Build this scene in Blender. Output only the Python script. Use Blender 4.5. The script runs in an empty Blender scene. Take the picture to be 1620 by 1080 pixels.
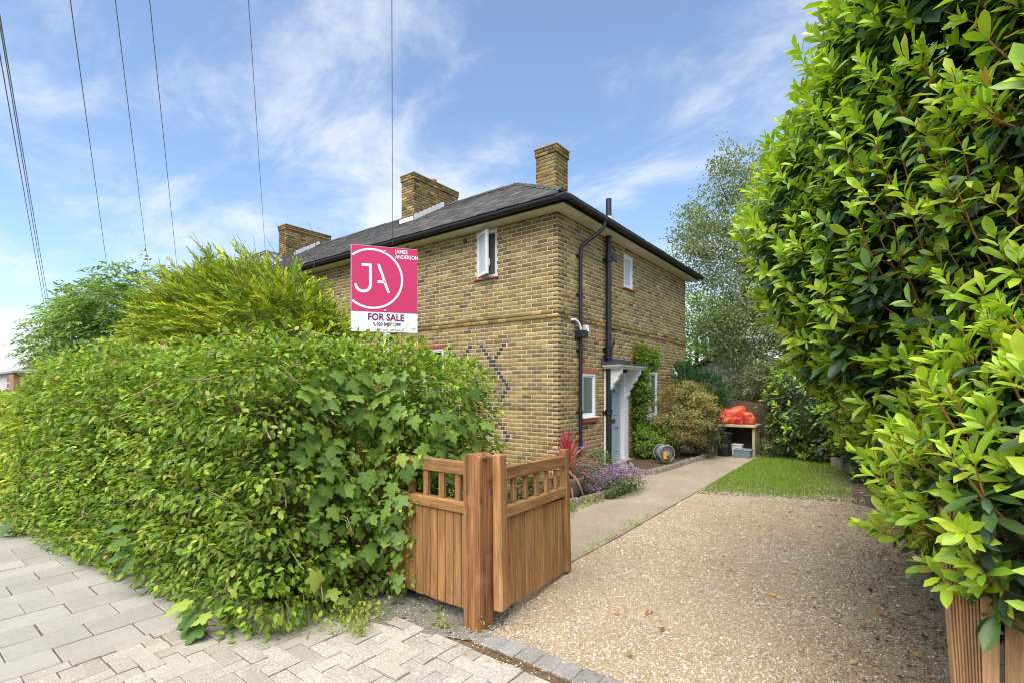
import bpy, math, random
import numpy as np
from mathutils import Matrix, Vector
random.seed(7); rng = np.random.default_rng(7)
S = bpy.context.scene; COL = S.collection
rad = math.radians
# ------------------------------------------------------------------ camera
YAW = math.atan(587/780); CAMH = 1.6
cd = bpy.data.cameras.new('camera'); cam = bpy.data.objects.new('camera', cd); COL.objects.link(cam)
cam.location = (0, 0, CAMH); cam.rotation_euler = (rad(90), 0, YAW)
cd.sensor_width = 36; cd.lens = 780/1620*36; cd.shift_y = 75/1620; cd.clip_start = 0.05; cd.clip_end = 2000
S.camera = cam
# ------------------------------------------------------------------ world, sun, exposure
SUN_DIR = Vector((0.17, -0.62, 1.12)).normalized()          # towards the sun
w = bpy.data.worlds.new('World'); S.world = w; w.use_nodes = True
nt = w.node_tree; N = nt.nodes; LK = nt.links; N.clear()
def wn(t, **k):
    n = N.new(t)
    for a, b in k.items(): setattr(n, a, b)
    return n
out = wn('ShaderNodeOutputWorld'); bg = wn('ShaderNodeBackground'); bg.inputs[1].default_value = 0.078
sky = wn('ShaderNodeTexSky', sky_type='NISHITA', sun_disc=False)
sky.sun_elevation = math.asin(SUN_DIR.z); sky.sun_rotation = math.atan2(SUN_DIR.x, SUN_DIR.y)
sky.air_density = 1.0; sky.dust_density = 0.6; sky.ozone_density = 2.2; sky.altitude = 0
tc = wn('ShaderNodeTexCoord'); sp = wn('ShaderNodeSeparateXYZ'); LK.new(tc.outputs['Generated'], sp.inputs[0])
def wm(op, a, b=None, c=None):
    n = wn('ShaderNodeMath', operation=op)
    for i, x in enumerate((a, b, c)):
        if x is None: continue
        if isinstance(x, (int, float)): n.inputs[i].default_value = x
        else: LK.new(x, n.inputs[i])
    return n.outputs[0]
den = wm('ADD', wm('MAXIMUM', sp.outputs[2], 0.0), 0.22)
cmb = wn('ShaderNodeCombineXYZ'); LK.new(wm('DIVIDE', sp.outputs[0], den), cmb.inputs[0]); LK.new(wm('DIVIDE', sp.outputs[1], den), cmb.inputs[1])
mp = wn('ShaderNodeMapping'); mp.inputs['Location'].default_value = (5.3, 2.2, 0); mp.inputs['Rotation'].default_value = (0, 0, rad(28)); mp.inputs['Scale'].default_value = (1.0, 1.5, 1)
LK.new(cmb.outputs[0], mp.inputs[0])
n1 = wn('ShaderNodeTexNoise'); n1.inputs['Scale'].default_value = 2.1; n1.inputs['Detail'].default_value = 9; n1.inputs['Roughness'].default_value = 0.60; n1.inputs['Distortion'].default_value = 0.35
LK.new(mp.outputs[0], n1.inputs['Vector'])
n2 = wn('ShaderNodeTexNoise'); n2.inputs['Scale'].default_value = 0.55; n2.inputs['Detail'].default_value = 3
LK.new(mp.outputs[0], n2.inputs['Vector'])
cl = wm('ADD', wm('MULTIPLY', n1.outputs[0], 0.62), wm('MULTIPLY', n2.outputs[0], 0.5))
cl = wm('ADD', cl, wm('MULTIPLY', wm('SUBTRACT', 0.42, sp.outputs[2]), 0.30))     # more cloud low down
mr = wn('ShaderNodeMapRange', interpolation_type='SMOOTHSTEP'); mr.inputs[1].default_value = 0.53; mr.inputs[2].default_value = 0.76; mr.inputs[3].default_value = 0.07; mr.inputs[4].default_value = 0.88
LK.new(cl, mr.inputs[0])
mix = wn('ShaderNodeMix', data_type='RGBA'); LK.new(mr.outputs[0], mix.inputs[0]); hs = wn('ShaderNodeHueSaturation'); hs.inputs['Saturation'].default_value = 1.05; LK.new(sky.outputs[0], hs.inputs['Color']); LK.new(hs.outputs[0], mix.inputs[6]); mix.inputs[7].default_value = (4.1, 4.3, 4.6, 1)
LK.new(mix.outputs[2], bg.inputs[0]); LK.new(bg.outputs[0], out.inputs[0])
sl = bpy.data.lights.new('sun', 'SUN'); sun = bpy.data.objects.new('sun', sl); COL.objects.link(sun)
sl.energy = 2.2; sl.angle = rad(68); sl.color = (1.0, 0.965, 0.91)
sun.rotation_euler = (-SUN_DIR).to_track_quat('-Z', 'Y').to_euler()
vs = S.view_settings; vs.view_transform = 'Standard'; vs.look = 'None'; vs.exposure = 1.66; vs.gamma = 1; vs.use_curve_mapping = False
cy = S.cycles; cy.use_denoising = True; cy.filter_width = 1.05; cy.max_bounces = 6; cy.diffuse_bounces = 3; cy.glossy_bounces = 3; cy.transmission_bounces = 4; cy.transparent_max_bounces = 6
try: cy.use_adaptive_sampling = True; cy.adaptive_threshold = 0.015; cy.sample_clamp_indirect = 6
except Exception: pass

# ------------------------------------------------------------------ materials
def mat(name, base=(.5,.5,.5), rough=.7, spec=.3, metal=0, tone=False, noise=None, bump=None, trans=0, coords='Object', nscale=(1,1,1), rnd=0, grain=None, blotch=None, coat=0):
    """noise=(scale, amount) value mottling; blotch=(scale, colour, lo, hi, amount) patches; bump=(scale, strength); trans=translucent share; rnd=per-object value variation"""
    m = bpy.data.materials.new(name); m.use_nodes = True; t = m.node_tree; n = t.nodes; l = t.links; n.clear()
    o = n.new('ShaderNodeOutputMaterial'); b = n.new('ShaderNodeBsdfPrincipled')
    b.inputs['Roughness'].default_value = rough; b.inputs['Specular IOR Level'].default_value = spec; b.inputs['Metallic'].default_value = metal
    if coat: b.inputs['Coat Weight'].default_value = coat; b.inputs['Coat Roughness'].default_value = .15
    tcn = n.new('ShaderNodeTexCoord'); vec = tcn.outputs[coords]
    oi = n.new('ShaderNodeObjectInfo')
    ad = n.new('ShaderNodeVectorMath'); ad.operation = 'ADD'
    sc = n.new('ShaderNodeVectorMath'); sc.operation = 'SCALE'; sc.inputs[0].default_value = (37, 19, 53); l.new(oi.outputs['Random'], sc.inputs['Scale'])
    l.new(vec, ad.inputs[0]); l.new(sc.outputs[0], ad.inputs[1])
    mpn = n.new('ShaderNodeMapping'); mpn.inputs['Scale'].default_value = nscale; l.new(ad.outputs[0], mpn.inputs[0]); v = mpn.outputs[0]
    if tone:
        at = n.new('ShaderNodeAttribute'); at.attribute_name = 'tone'; c = at.outputs['Color']
    else:
        rg = n.new('ShaderNodeRGB'); rg.outputs[0].default_value = (*base, 1); c = rg.outputs[0]
    def nz(s, d=5, r=.6, vv=None):
        q = n.new('ShaderNodeTexNoise'); q.inputs['Scale'].default_value = s; q.inputs['Detail'].default_value = d; q.inputs['Roughness'].default_value = r
        l.new(vv or v, q.inputs['Vector']); return q.outputs[0]
    def rng_(x, a, bb, c0, c1):
        q = n.new('ShaderNodeMapRange'); q.inputs[1].default_value = a; q.inputs[2].default_value = bb; q.inputs[3].default_value = c0; q.inputs[4].default_value = c1; l.new(x, q.inputs[0]); return q.outputs[0]
    def mul(cc, f):
        q = n.new('ShaderNodeVectorMath'); q.operation = 'SCALE'; l.new(cc, q.inputs[0]); l.new(f, q.inputs['Scale']); return q.outputs[0]
    def mixc(cc, colr, f):
        q = n.new('ShaderNodeMix'); q.data_type = 'RGBA'; l.new(f, q.inputs[0]); l.new(cc, q.inputs[6]); q.inputs[7].default_value = (*colr, 1); return q.outputs[2]
    if noise:
        for s, a in (noise if isinstance(noise, list) else [noise]): c = mul(c, rng_(nz(s), .25, .75, 1-a, 1+a))
    if grain:
        for s, a in grain: c = mul(c, rng_(nz(1, 6, .65, _m(n, l, v, s)), .3, .7, 1-a, 1+a))
    if blotch:
        for s, colr, lo, hi, a in (blotch if isinstance(blotch, list) else [blotch]): c = mixc(c, colr, rng_(nz(s, 6, .62), lo, hi, 0, a))
    if rnd: c = mul(c, rng_(oi.outputs['Random'], 0, 1, 1-rnd, 1+rnd))
    l.new(c, b.inputs['Base Color'])
    if bump:
        bs, bst = bump[:2]
        bn = n.new('ShaderNodeBump'); bn.inputs['Strength'].default_value = bst; bn.inputs['Distance'].default_value = bump[2] if len(bump) > 2 else .01
        l.new(nz(1, 5, .6, _m(n, l, v, bs)) if isinstance(bs, tuple) else nz(bs), bn.inputs['Height']); l.new(bn.outputs[0], b.inputs['Normal'])
    sh = b.outputs[0]
    if trans:
        tr = n.new('ShaderNodeBsdfTranslucent'); q = n.new('ShaderNodeMix'); q.data_type = 'RGBA'; q.blend_type = 'MULTIPLY'; q.inputs[0].default_value = 1; l.new(c, q.inputs[6]); q.inputs[7].default_value = (1.25, 1.2, .55, 1); l.new(q.outputs[2], tr.inputs[0])
        ms = n.new('ShaderNodeMixShader'); ms.inputs[0].default_value = trans; l.new(sh, ms.inputs[1]); l.new(tr.outputs[0], ms.inputs[2]); sh = ms.outputs[0]
    l.new(sh, o.inputs[0]); return m
def _m(n, l, v, s):
    q = n.new('ShaderNodeMapping'); q.inputs['Scale'].default_value = s if isinstance(s, tuple) else (s,)*3; l.new(v, q.inputs[0]); return q.outputs[0]
M = {}
M['brick'] = mat('stock_brick', tone=True, rough=.92, spec=.15, noise=[(1.3, .16), (14, .28), (60, .25), (170, .2)], bump=(120, .5, .004), blotch=[(9, (.06,.048,.032), .56, .72, .6), (22, (.42,.33,.17), .62, .75, .45)])
M['mortar'] = mat('lime_mortar', (.61,.53,.40), .95, .1, noise=[(6, .18), (80, .2)], bump=(90, .4, .004))
M['mortar_dark'] = mat('old_mortar', (.30,.25,.17), .95, .1, noise=[(6, .2), (80, .2)])
M['tile'] = mat('roof_slate', tone=True, rough=.82, spec=.25, noise=[(5, .25), (60, .22)], bump=(70, .5, .005), blotch=[(7, (.17,.165,.15), .58, .75, .5), (50, (.30,.29,.25), .68, .76, .35)])
M['slate'] = mat('sky_pale_slate', tone=True, rough=.42, spec=.5, noise=[(5, .2), (60, .2)], bump=(60, .3, .004))
M['white'] = mat('white_gloss_paint', (.78,.78,.76), .35, .45, noise=(9, .05))
M['soffit'] = mat('cream_soffit_paint', (.80,.77,.64), .6, .3, noise=[(3, .12), (25, .06)], blotch=(5, (.50,.50,.38), .55, .8, .5))
M['black'] = mat('black_pipe_paint', (.016,.016,.018), .42, .5, noise=(10, .3))
M['lead'] = mat('lead_flashing', (.42,.44,.46), .5, .4, noise=(12, .25))
M['leadpale'] = mat('pale_flashing', (.66,.68,.70), .45, .4, noise=(14, .15))
M['redsill'] = mat('red_sill_tile', (.33,.075,.045), .6, .35, noise=(20, .2))
M['terra'] = mat('terracotta', (.42,.13,.065), .8, .25, noise=(20, .2))
M['bluedoor'] = mat('blue_grey_door_paint', (.33,.395,.435), .42, .4, noise=(4, .05))
M['brass'] = mat('aged_brass', (.16,.12,.06), .45, .5, metal=.7)
M['dark'] = mat('dark_room', (.03,.03,.032), .9, .1)
M['room'] = mat('room_backing', (.26,.31,.28), .8, .2, noise=(3, .15))  # backing plane colour; grey-green stands in for a pale reflection
M['reflectpane'] = mat('painted_reflection_pane', (.13,.165,.145), .12, .6, noise=(3, .15))  # greenish sky-lit reflection painted into the opaque pane colour
M['frost'] = mat('frosted_pane', (.52,.57,.58), .25, .6, noise=(4, .1))
def glass(name, tint):
    m = bpy.data.materials.new(name); m.use_nodes = True; n = m.node_tree.nodes; l = m.node_tree.links; n.clear()
    o = n.new('ShaderNodeOutputMaterial'); tr = n.new('ShaderNodeBsdfTransparent'); tr.inputs[0].default_value = (*tint, 1); g = n.new('ShaderNodeBsdfGlossy'); g.inputs[1].default_value = .03
    fr = n.new('ShaderNodeFresnel'); fr.inputs[0].default_value = 1.35; ms = n.new('ShaderNodeMixShader'); l.new(fr.outputs[0], ms.inputs[0]); l.new(tr.outputs[0], ms.inputs[1]); l.new(g.outputs[0], ms.inputs[2]); l.new(ms.outputs[0], o.inputs[0]); return m
M['darklead'] = mat('dark_lead', (.07,.075,.08), .5, .4, noise=(12, .25))
M['underlay'] = mat('roof_underlay', (.045,.042,.04), .9, .1)
M['glass'] = glass('window_glass', (.82,.88,.86))
WB = (.295,.148,.054)
M['wood_v'] = mat('stained_gate_wood_upright', WB, .62, .3, grain=[((38,38,2.2), .42), ((140,140,6), .28), ((3,3,1.5), .22)], rnd=.16, bump=((120,120,5), .35, .004), blotch=[(7, (.10,.045,.022), .58, .74, .6), (3.2, (.25,.165,.10), .55, .72, .55)])
M['wood_h'] = mat('stained_gate_wood_rail', WB, .62, .3, grain=[((2.2,38,38), .42), ((6,140,140), .28), ((1.5,3,3), .22)], rnd=.14, bump=((5,120,120), .35, .004), blotch=[(7, (.10,.045,.022), .56, .74, .6), (3.2, (.24,.17,.11), .55, .72, .6)])
M['wood_post'] = mat('weathered_gate_post', (.25,.112,.046), .7, .25, grain=[((26,26,1.0), .65), ((110,110,4), .35)], bump=((80,80,3), .6, .006), blotch=[((4.0), (.36,.19,.09), .55, .66, .7), (6, (.07,.035,.022), .56, .66, .8)])
M['wood_pale'] = mat('pale_fence_wood', (.50,.285,.135), .68, .25, grain=[((26,26,1.6), .35), ((120,120,4), .25)], rnd=.12, bump=((90,90,4), .4, .004), blotch=(6, (.16,.09,.04), .6, .72, .5))
M['log'] = mat('grey_log_edging', (.22,.185,.14), .85, .2, noise=[(12, .3), (60, .3)], rnd=.15, bump=(50, .6, .006))
M['shed'] = mat('weathered_shed_boards', (.33,.32,.29), .8, .2, noise=(9, .2), rnd=.1)
M['bench'] = mat('pale_bench_timber', (.42,.33,.18), .75, .2, noise=(9, .2))
M['bark'] = mat('bark', (.10,.07,.045), .9, .15, noise=[(14, .35)], bump=(40, .8, .01))
M['birch'] = mat('birch_bark', (.55,.53,.48), .8, .2, blotch=(9, (.05,.045,.04), .58, .66, .9), noise=(20, .1))
M['paletwig'] = mat('bare_twig', (.34,.25,.15), .8, .2, noise=(30, .3))
M['twig'] = mat('twig', (.16,.085,.045), .8, .2, noise=(30, .3))
M['stemred'] = mat('reddish_shoot', (.30,.13,.05), .6, .3, noise=(30, .2))
def leafmat(name, rough, spec, trans): return mat(name, tone=True, rough=rough, spec=spec, trans=trans, noise=(22, .14))
M['leaf'] = leafmat('soft_leaf', .5, .35, .38)
M['leaf_gloss'] = leafmat('glossy_leaf', .33, .5, .32)
M['needle'] = leafmat('needle_spray', .6, .25, .2)
M['petal'] = leafmat('petal', .6, .2, .3)
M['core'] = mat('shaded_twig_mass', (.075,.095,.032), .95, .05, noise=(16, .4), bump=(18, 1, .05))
M['soil'] = mat('garden_soil', (.095,.068,.045), .95, .1, noise=[(8, .3), (60, .4)], bump=(50, .8, .02), blotch=(25, (.20,.15,.09), .56, .68, .7))
M['ground'] = mat('rough_ground', (.12,.105,.07), .95, .1, noise=[(.7, .3), (20, .3)], bump=(20, .5, .02))
M['lawnsoil'] = mat('lawn_soil', (.11,.115,.045), .95, .1, noise=[(3, .25), (70, .4)], blotch=[(2.3, (.22,.17,.09), .55, .68, .8)])
M['asphalt'] = mat('asphalt', (.06,.06,.06), .9, .2, noise=(60, .3))
M['gravelbed'] = mat('gravel_bed', (.42,.32,.19), .95, .15, noise=[(2, .12), (140, .45), (300, .3)], bump=(160, .9, .01), blotch=[(170, (.10,.07,.045), .56, .66, .7), (120, (.60,.53,.40), .60, .68, .8)])
M['pebble'] = mat('flint_pebble', tone=True, rough=.7, spec=.3, noise=(120, .15))
M['path'] = mat('path_concrete', (.30,.245,.172), .92, .15, noise=[(1.6, .16), (12, .14), (140, .3)], bump=(110, .5, .004), blotch=[(3, (.17,.145,.10), .56, .72, .5), (90, (.42,.36,.26), .62, .7, .6)])
M['oldcon'] = mat('mossy_concrete', (.17,.155,.13), .95, .1, noise=[(3, .25), (50, .3)], bump=(60, .7, .008), blotch=[(9, (.055,.045,.035), .52, .62, .8), (70, (.40,.37,.31), .62, .7, .6)])
M['slab'] = mat('paving_slab', (.325,.295,.25), .9, .15, noise=[(2.2, .10), (30, .1), (220, .14)], rnd=.09, bump=(160, .3, .003), blotch=[(2.6, (.25,.235,.205), .55, .75, .55)])
M['block'] = mat('worn_paving_block', (.36,.315,.255), .95, .12, noise=[(4, .12), (60, .2)], rnd=.14, bump=(80, .9, .006), blotch=[(75, (.53,.485,.415), .50, .58, .7), (3, (.22,.19,.15), .58, .72, .5)])
M['blockplain'] = mat('paving_block', (.355,.31,.25), .95, .12, noise=[(4, .12), (90, .22)], rnd=.11, bump=(80, .5, .005), blotch=[(60, (.55,.52,.46), .56, .66, .6), (2.5, (.25,.215,.165), .56, .75, .5)])
M['sett'] = mat('dark_sett', (.255,.235,.21), .92, .15, noise=[(6, .2), (80, .25)], rnd=.14, bump=(70, .7, .006), blotch=(60, (.40,.37,.33), .60, .70, .6))
M['joint'] = mat('sandy_joint', (.155,.105,.06), .95, .1, noise=[(5, .3), (80, .4)], blotch=(4, (.10,.095,.035), .55, .7, .6), bump=(90, .8, .01))
M['pink'] = mat('sign_pink_print', (.56,.035,.125), .45, .3, noise=(1.5, .05))
M['signwhite'] = mat('sign_white_board', (.76,.76,.78), .45, .3, noise=(5, .03))
M['signtext'] = mat('sign_plum_print', (.20,.02,.07), .5, .2)
M['signgrey'] = mat('sign_grey_print', (.42,.40,.42), .5, .2)
M['galv'] = mat('bolt_metal', (.5,.5,.5), .4, .5, metal=.8)
M['wire'] = mat('cable_sheath', (.19,.21,.24), .5, .4)
M['orange'] = mat('orange_plastic_sack', (.64,.10,.045), .35, .5, noise=(8, .2), trans=.12, bump=(14, .8, .03))
M['redbag'] = mat('red_plastic_sack', (.45,.02,.05), .35, .5, noise=(8, .2), bump=(14, .6, .03))
M['binblack'] = mat('black_plastic', (.012,.012,.014), .5, .4)
M['greybox'] = mat('blue_grey_plastic', (.16,.20,.22), .5, .4, noise=(9, .1))
M['whitebox'] = mat('white_plastic', (.6,.6,.58), .5, .4, noise=(9, .1))
M['yellowplastic'] = mat('orange_plastic', (.75,.28,.02), .45, .4)
M['greyplastic'] = mat('grey_plastic', (.12,.13,.14), .5, .4, noise=(9, .2))
M['hose'] = mat('hose_grey', (.24,.25,.25), .45, .4)
M['pot'] = mat('stone_pot', (.19,.16,.125), .85, .2, noise=(12, .3), bump=(30, .5, .01))
M['render'] = mat('far_render', (.62,.58,.50), .9, .1, noise=(2, .12))
M['farbrick'] = mat('far_brick', (.36,.22,.11), .9, .1, noise=[(3, .2), (30, .3)])
M['poletimber'] = mat('pole_timber', (.13,.09,.06), .85, .2, noise=(8, .3))

# ------------------------------------------------------------------ mesh helpers
ORG = {}
def new_obj(name, data, parent=None, loc=None, kind=None):
    o = bpy.data.objects.new(name, data); COL.objects.link(o)
    if parent is not None: o.parent = parent; ORG[o.name] = ORG[parent.name]
    else:
        ORG[o.name] = np.array(loc if loc is not None else (0, 0, 0), float); o.location = ORG[o.name]
    if kind: o['kind'] = kind
    return o
def tag(o, label, cat=None, group=None):
    o['label'] = label
    if cat: o['category'] = cat
    if group: o['group'] = group
    return o
def thing(name, label, cat, loc, group=None): return tag(new_obj(name, None, None, loc), label, cat, group)
def mesh_np(name, V, groups, m, tones=None, smooth=False):
    """groups: list of (n,k) int arrays; tones: list of (n,3) arrays"""
    me = bpy.data.meshes.new(name); V = np.asarray(V, np.float32)
    me.vertices.add(len(V)); me.vertices.foreach_set('co', V.ravel())
    li = np.concatenate([g.ravel() for g in groups]).astype(np.int32); ks = np.concatenate([np.full(len(g), g.shape[1]) for g in groups])
    st = np.concatenate([[0], np.cumsum(ks)[:-1]]).astype(np.int32)
    me.loops.add(len(li)); me.loops.foreach_set('vertex_index', li); me.polygons.add(len(ks)); me.polygons.foreach_set('loop_start', st)
    try: me.polygons.foreach_set('loop_total', ks.astype(np.int32))
    except Exception: pass
    if tones is not None:
        T = np.concatenate(tones).astype(np.float32); T = np.hstack([T, np.ones((len(T), 1), np.float32)])
        a = me.attributes.new('tone', 'FLOAT_COLOR', 'FACE'); a.data.foreach_set('color', T.ravel())
    me.materials.append(m)
    if smooth: me.polygons.foreach_set('use_smooth', np.ones(len(ks), bool))
    me.update(calc_edges=True); me.validate()
    return me
class MB:
    def __init__(s): s.v = []; s.f = []; s.t = []
    def add(s, vs, fs, tone=None):
        b = len(s.v); s.v += [tuple(map(float, p)) for p in vs]; s.f += [tuple(i+b for i in f) for f in fs]; s.t += [tone]*len(fs); return s
    def box(s, lo, hi, bev=0, tone=None, R=None, c=None):
        lo = np.array(lo, float); hi = np.array(hi, float); lo, hi = np.minimum(lo, hi), np.maximum(lo, hi); ce = (lo+hi)/2; h = (hi-lo)/2; bev = min(bev, .45*h.min())
        V = []; ix = {}
        cs = [(a, b, d) for a in (-1,1) for b in (-1,1) for d in (-1,1)]
        F = []
        if bev <= 0:
            for q in cs: ix[q] = len(V); V.append(np.array(q)*h)
            for k in range(3):
                for sg in (-1,1):
                    i, j = [x for x in range(3) if x != k]; f = []
                    for a, b in ((-1,-1),(1,-1),(1,1),(-1,1)):
                        q = [0,0,0]; q[k] = sg; q[i] = a; q[j] = b; f.append(ix[tuple(q)])
                    F.append(f)
        else:
            for q in cs:
                for k in range(3):
                    p = np.array(q)*(h-bev); p[k] = q[k]*h[k]; ix[q, k] = len(V); V.append(p)
            for k in range(3):
                i, j = [x for x in range(3) if x != k]
                for sg in (-1,1):
                    f = []
                    for a, b in ((-1,-1),(1,-1),(1,1),(-1,1)):
                        q = [0,0,0]; q[k] = sg; q[i] = a; q[j] = b; f.append(ix[tuple(q), k])
                    F.append(f)
                for a in (-1,1):
                    for b in (-1,1):
                        q0 = [0,0,0]; q0[i] = a; q0[j] = b; q1 = list(q0); q0[k] = -1; q1[k] = 1
                        F.append([ix[tuple(q0), i], ix[tuple(q1), i], ix[tuple(q1), j], ix[tuple(q0), j]])
            for q in cs: F.append([ix[q, 0], ix[q, 1], ix[q, 2]])
        V = np.array(V); FF = []
        for f in F:
            n = np.cross(V[f[1]]-V[f[0]], V[f[2]]-V[f[0]])
            FF.append(f if n @ V[f].mean(0) > 0 else f[::-1])
        if R is not None: V = V @ np.array(R).T
        V = V + (ce if c is None else np.array(c)); return s.add(V, FF, tone)
    def tube(s, pts, r, n=8, tone=None, cap=True):
        P = np.array(pts, float); r = np.full(len(P), r) if np.isscalar(r) else np.array(r, float)
        T = np.gradient(P, axis=0); T /= np.linalg.norm(T, axis=1)[:, None]+1e-9
        up = np.array((0, 0, 1.)) if abs(T[0][2]) < .9 else np.array((1., 0, 0)); V = []; a = np.cross(T[0], up)
        for p, t, q in zip(P, T, r):
            a = a-t*(a @ t); a = a/(np.linalg.norm(a)+1e-9); b = np.cross(t, a)
            for k in range(n):
                an = 2*math.pi*k/n; V.append(p+q*(math.cos(an)*a+math.sin(an)*b))
        F = [(i*n+k, i*n+(k+1) % n, (i+1)*n+(k+1) % n, (i+1)*n+k) for i in range(len(P)-1) for k in range(n)]
        if cap: F += [tuple(range(n))[::-1], tuple((len(P)-1)*n+k for k in range(n))]
        return s.add(V, F, tone)
    def lathe(s, prof, c, n=20, tone=None, axis=2):
        V = []
        for r, z in prof:
            for k in range(n):
                a = 2*math.pi*k/n; p = [r*math.cos(a), r*math.sin(a), z]
                if axis == 0: p = [p[2], p[0], p[1]]
                if axis == 1: p = [p[1], p[2], p[0]]
                V.append(np.array(c)+p)
        m = len(prof)
        F = [(i*n+k, i*n+(k+1) % n, (i+1)*n+(k+1) % n, (i+1)*n+k) for i in range(m-1) for k in range(n)]
        F += [tuple(range(n))[::-1], tuple((m-1)*n+k for k in range(n))]
        return s.add(V, F, tone)
    def quad(s, a, b, c, d, tone=None): return s.add((a, b, c, d), ((0, 1, 2, 3),), tone)
    def prism(s, poly, d, tone=None):
        """poly: 3D points of a planar outline; d: extrusion vector"""
        P = [np.array(p, float) for p in poly]; n = len(P); V = P+[p+np.array(d, float) for p in P]
        return s.add(V, [tuple(range(n))[::-1], tuple(range(n, 2*n))]+[(i, (i+1) % n, n+(i+1) % n, n+i) for i in range(n)], tone)
    def data(s, name, m, org=(0, 0, 0), smooth=False):
        me = bpy.data.meshes.new(name); V = np.array(s.v)-np.array(org); me.from_pydata([tuple(p) for p in V], [], s.f); me.materials.append(m)
        if any(t is not None for t in s.t):
            a = me.attributes.new('tone', 'FLOAT_COLOR', 'FACE')
            T = np.array([(*(t if t is not None else (.3,.3,.3)), 1.) for t in s.t], np.float32)
            if len(me.polygons) == len(T): a.data.foreach_set('color', T.ravel())
        if smooth:
            me.polygons.foreach_set('use_smooth', np.ones(len(me.polygons), bool))
            try: me.set_sharp_from_angle(angle=rad(40))
            except Exception: pass
        return me
    def build(s, name, m, parent=None, loc=None, kind=None, smooth=False):
        o = new_obj(name, None, parent, loc) if False else None
        org = ORG[parent.name] if parent is not None else np.array(loc if loc is not None else (0, 0, 0), float)
        return new_obj(name, s.data(name, m, org, smooth), parent, loc, kind)
def piece(name, me, parent, p, Mx=None):
    """a shared-mesh piece at world point p with 3x3 matrix Mx"""
    o = bpy.data.objects.new(name, me); COL.objects.link(o); o.parent = parent; org = ORG[parent.name]; q = np.array(p)-org
    A = np.eye(4); A[:3, :3] = np.eye(3) if Mx is None else Mx; A[:3, 3] = q; o.matrix_basis = Matrix(A.tolist()); return o
def nrm(a): return a/(np.linalg.norm(a, axis=-1, keepdims=True)+1e-9)
CF = np.array((-math.sin(YAW), math.cos(YAW), 0)); CR = np.array((math.cos(YAW), math.sin(YAW), 0)); CP = np.array((0, 0, CAMH))
def proj(P):
    q = np.asarray(P)-CP; d = q @ CF; d = np.where(np.abs(d) < 1e-3, 1e-3, d); return 810+780*(q @ CR)/d, 615-780*q[..., 2]/d, d
# ---- leaves
def tmpl(V, F): return np.array(V, float), F
def strap(ts, ws, zs):
    V = [(0,0,0)]; n = len(ts)
    for t, w_, z in zip(ts, ws, zs): V += [(t,0,z-.035*(w_/.46)),(t,w_,z+.03),(t,-w_,z+.03)]
    V.append((1,0,-.24)); e = len(V)-1; F = [(0,1,2),(0,3,1)]
    for i in range(n-1): a = 1+3*i; F += [(a,a+3,a+4,a+1),(a,a+2,a+5,a+3)]
    a = 1+3*(n-1); F += [(a,e,a+1),(a,a+2,e)]; return tmpl(V, F)
T_LAUREL_FINE = strap((.10,.22,.36,.50,.64,.77,.88,.95), (.09,.22,.35,.44,.47,.43,.31,.18), (0,-.01,-.02,-.045,-.08,-.12,-.165,-.20))
T_BEECH_FINE = tmpl([(0,0,0),(.3,0,-.05),(.68,0,-.05),(1,0,-.12),(.28,.40,.04),(.66,.36,.03),(.28,-.40,.04),(.66,-.36,.03)], [(0,1,4),(0,6,1),(2,3,5),(2,7,3),(1,2,5,4),(1,6,7,2)])
T_BEECH = tmpl([(0,0,-.02),(.28,.40,.05),(.66,.37,.03),(1,0,-.12),(.66,-.37,.03),(.28,-.40,.05)], [(0,3,2,1),(0,5,4,3)])
T_LAUREL = strap((.36,.74), (.37,.45), (-.02,-.11))
_mo = [(0,0),(-.13,.16),(-.05,.40),(.13,.34),(.30,.60),(.46,.54),(.50,.27),(.70,.27),(.82,.12),(1,0)]
_mo = _mo+[(x,-y) for x, y in _mo[-2:0:-1]]
T_MAPLE = tmpl([(x,y,-.10*abs(y)-.12*x*x) for x, y in _mo]+[(.36,0,.03)], [(i,(i+1) % len(_mo),len(_mo)) for i in range(len(_mo))])
T_DIA = tmpl([(0,0,0),(.45,.5,.04),(1,0,-.06),(.45,-.5,.04)], [(0,3,2,1)])
T_KITE = tmpl([(0,.18,0),(0,-.18,0),(.6,-.5,.03),(1,0,-.03),(.6,.5,.03)], [(0,1,2,3,4)])
T_BLADE = tmpl([(0,.5,0),(0,-.5,0),(.55,-.35,.06),(.55,.35,.06),(1,0,.28)], [(0,1,2,3),(3,2,4)])
def frames(A, Nn, L, W, Z=None):
    A = nrm(A); Y = nrm(np.cross(Nn, A)); Zv = np.cross(A, Y)
    return np.stack([A*L[:, None], Y*W[:, None], Zv*(L if Z is None else Z)[:, None]], axis=-1)
def scatter_mesh(name, T, P, Mx, tone, m, org, smooth=False):
    TV, TF = T; k = len(TV); n = len(P)
    V = (np.einsum('nij,kj->nki', Mx, TV)+P[:, None]-org).reshape(-1, 3); off = (np.arange(n)*k)[:, None]
    G = []; TN = []
    for kk in sorted({len(f) for f in TF}):
        fs = np.array([f for f in TF if len(f) == kk]); G.append((off[:, :, None]+fs[None]).reshape(-1, kk)); TN.append(np.repeat(tone, len(fs), axis=0))
    return mesh_np(name, V, G, m, TN, smooth)
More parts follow.
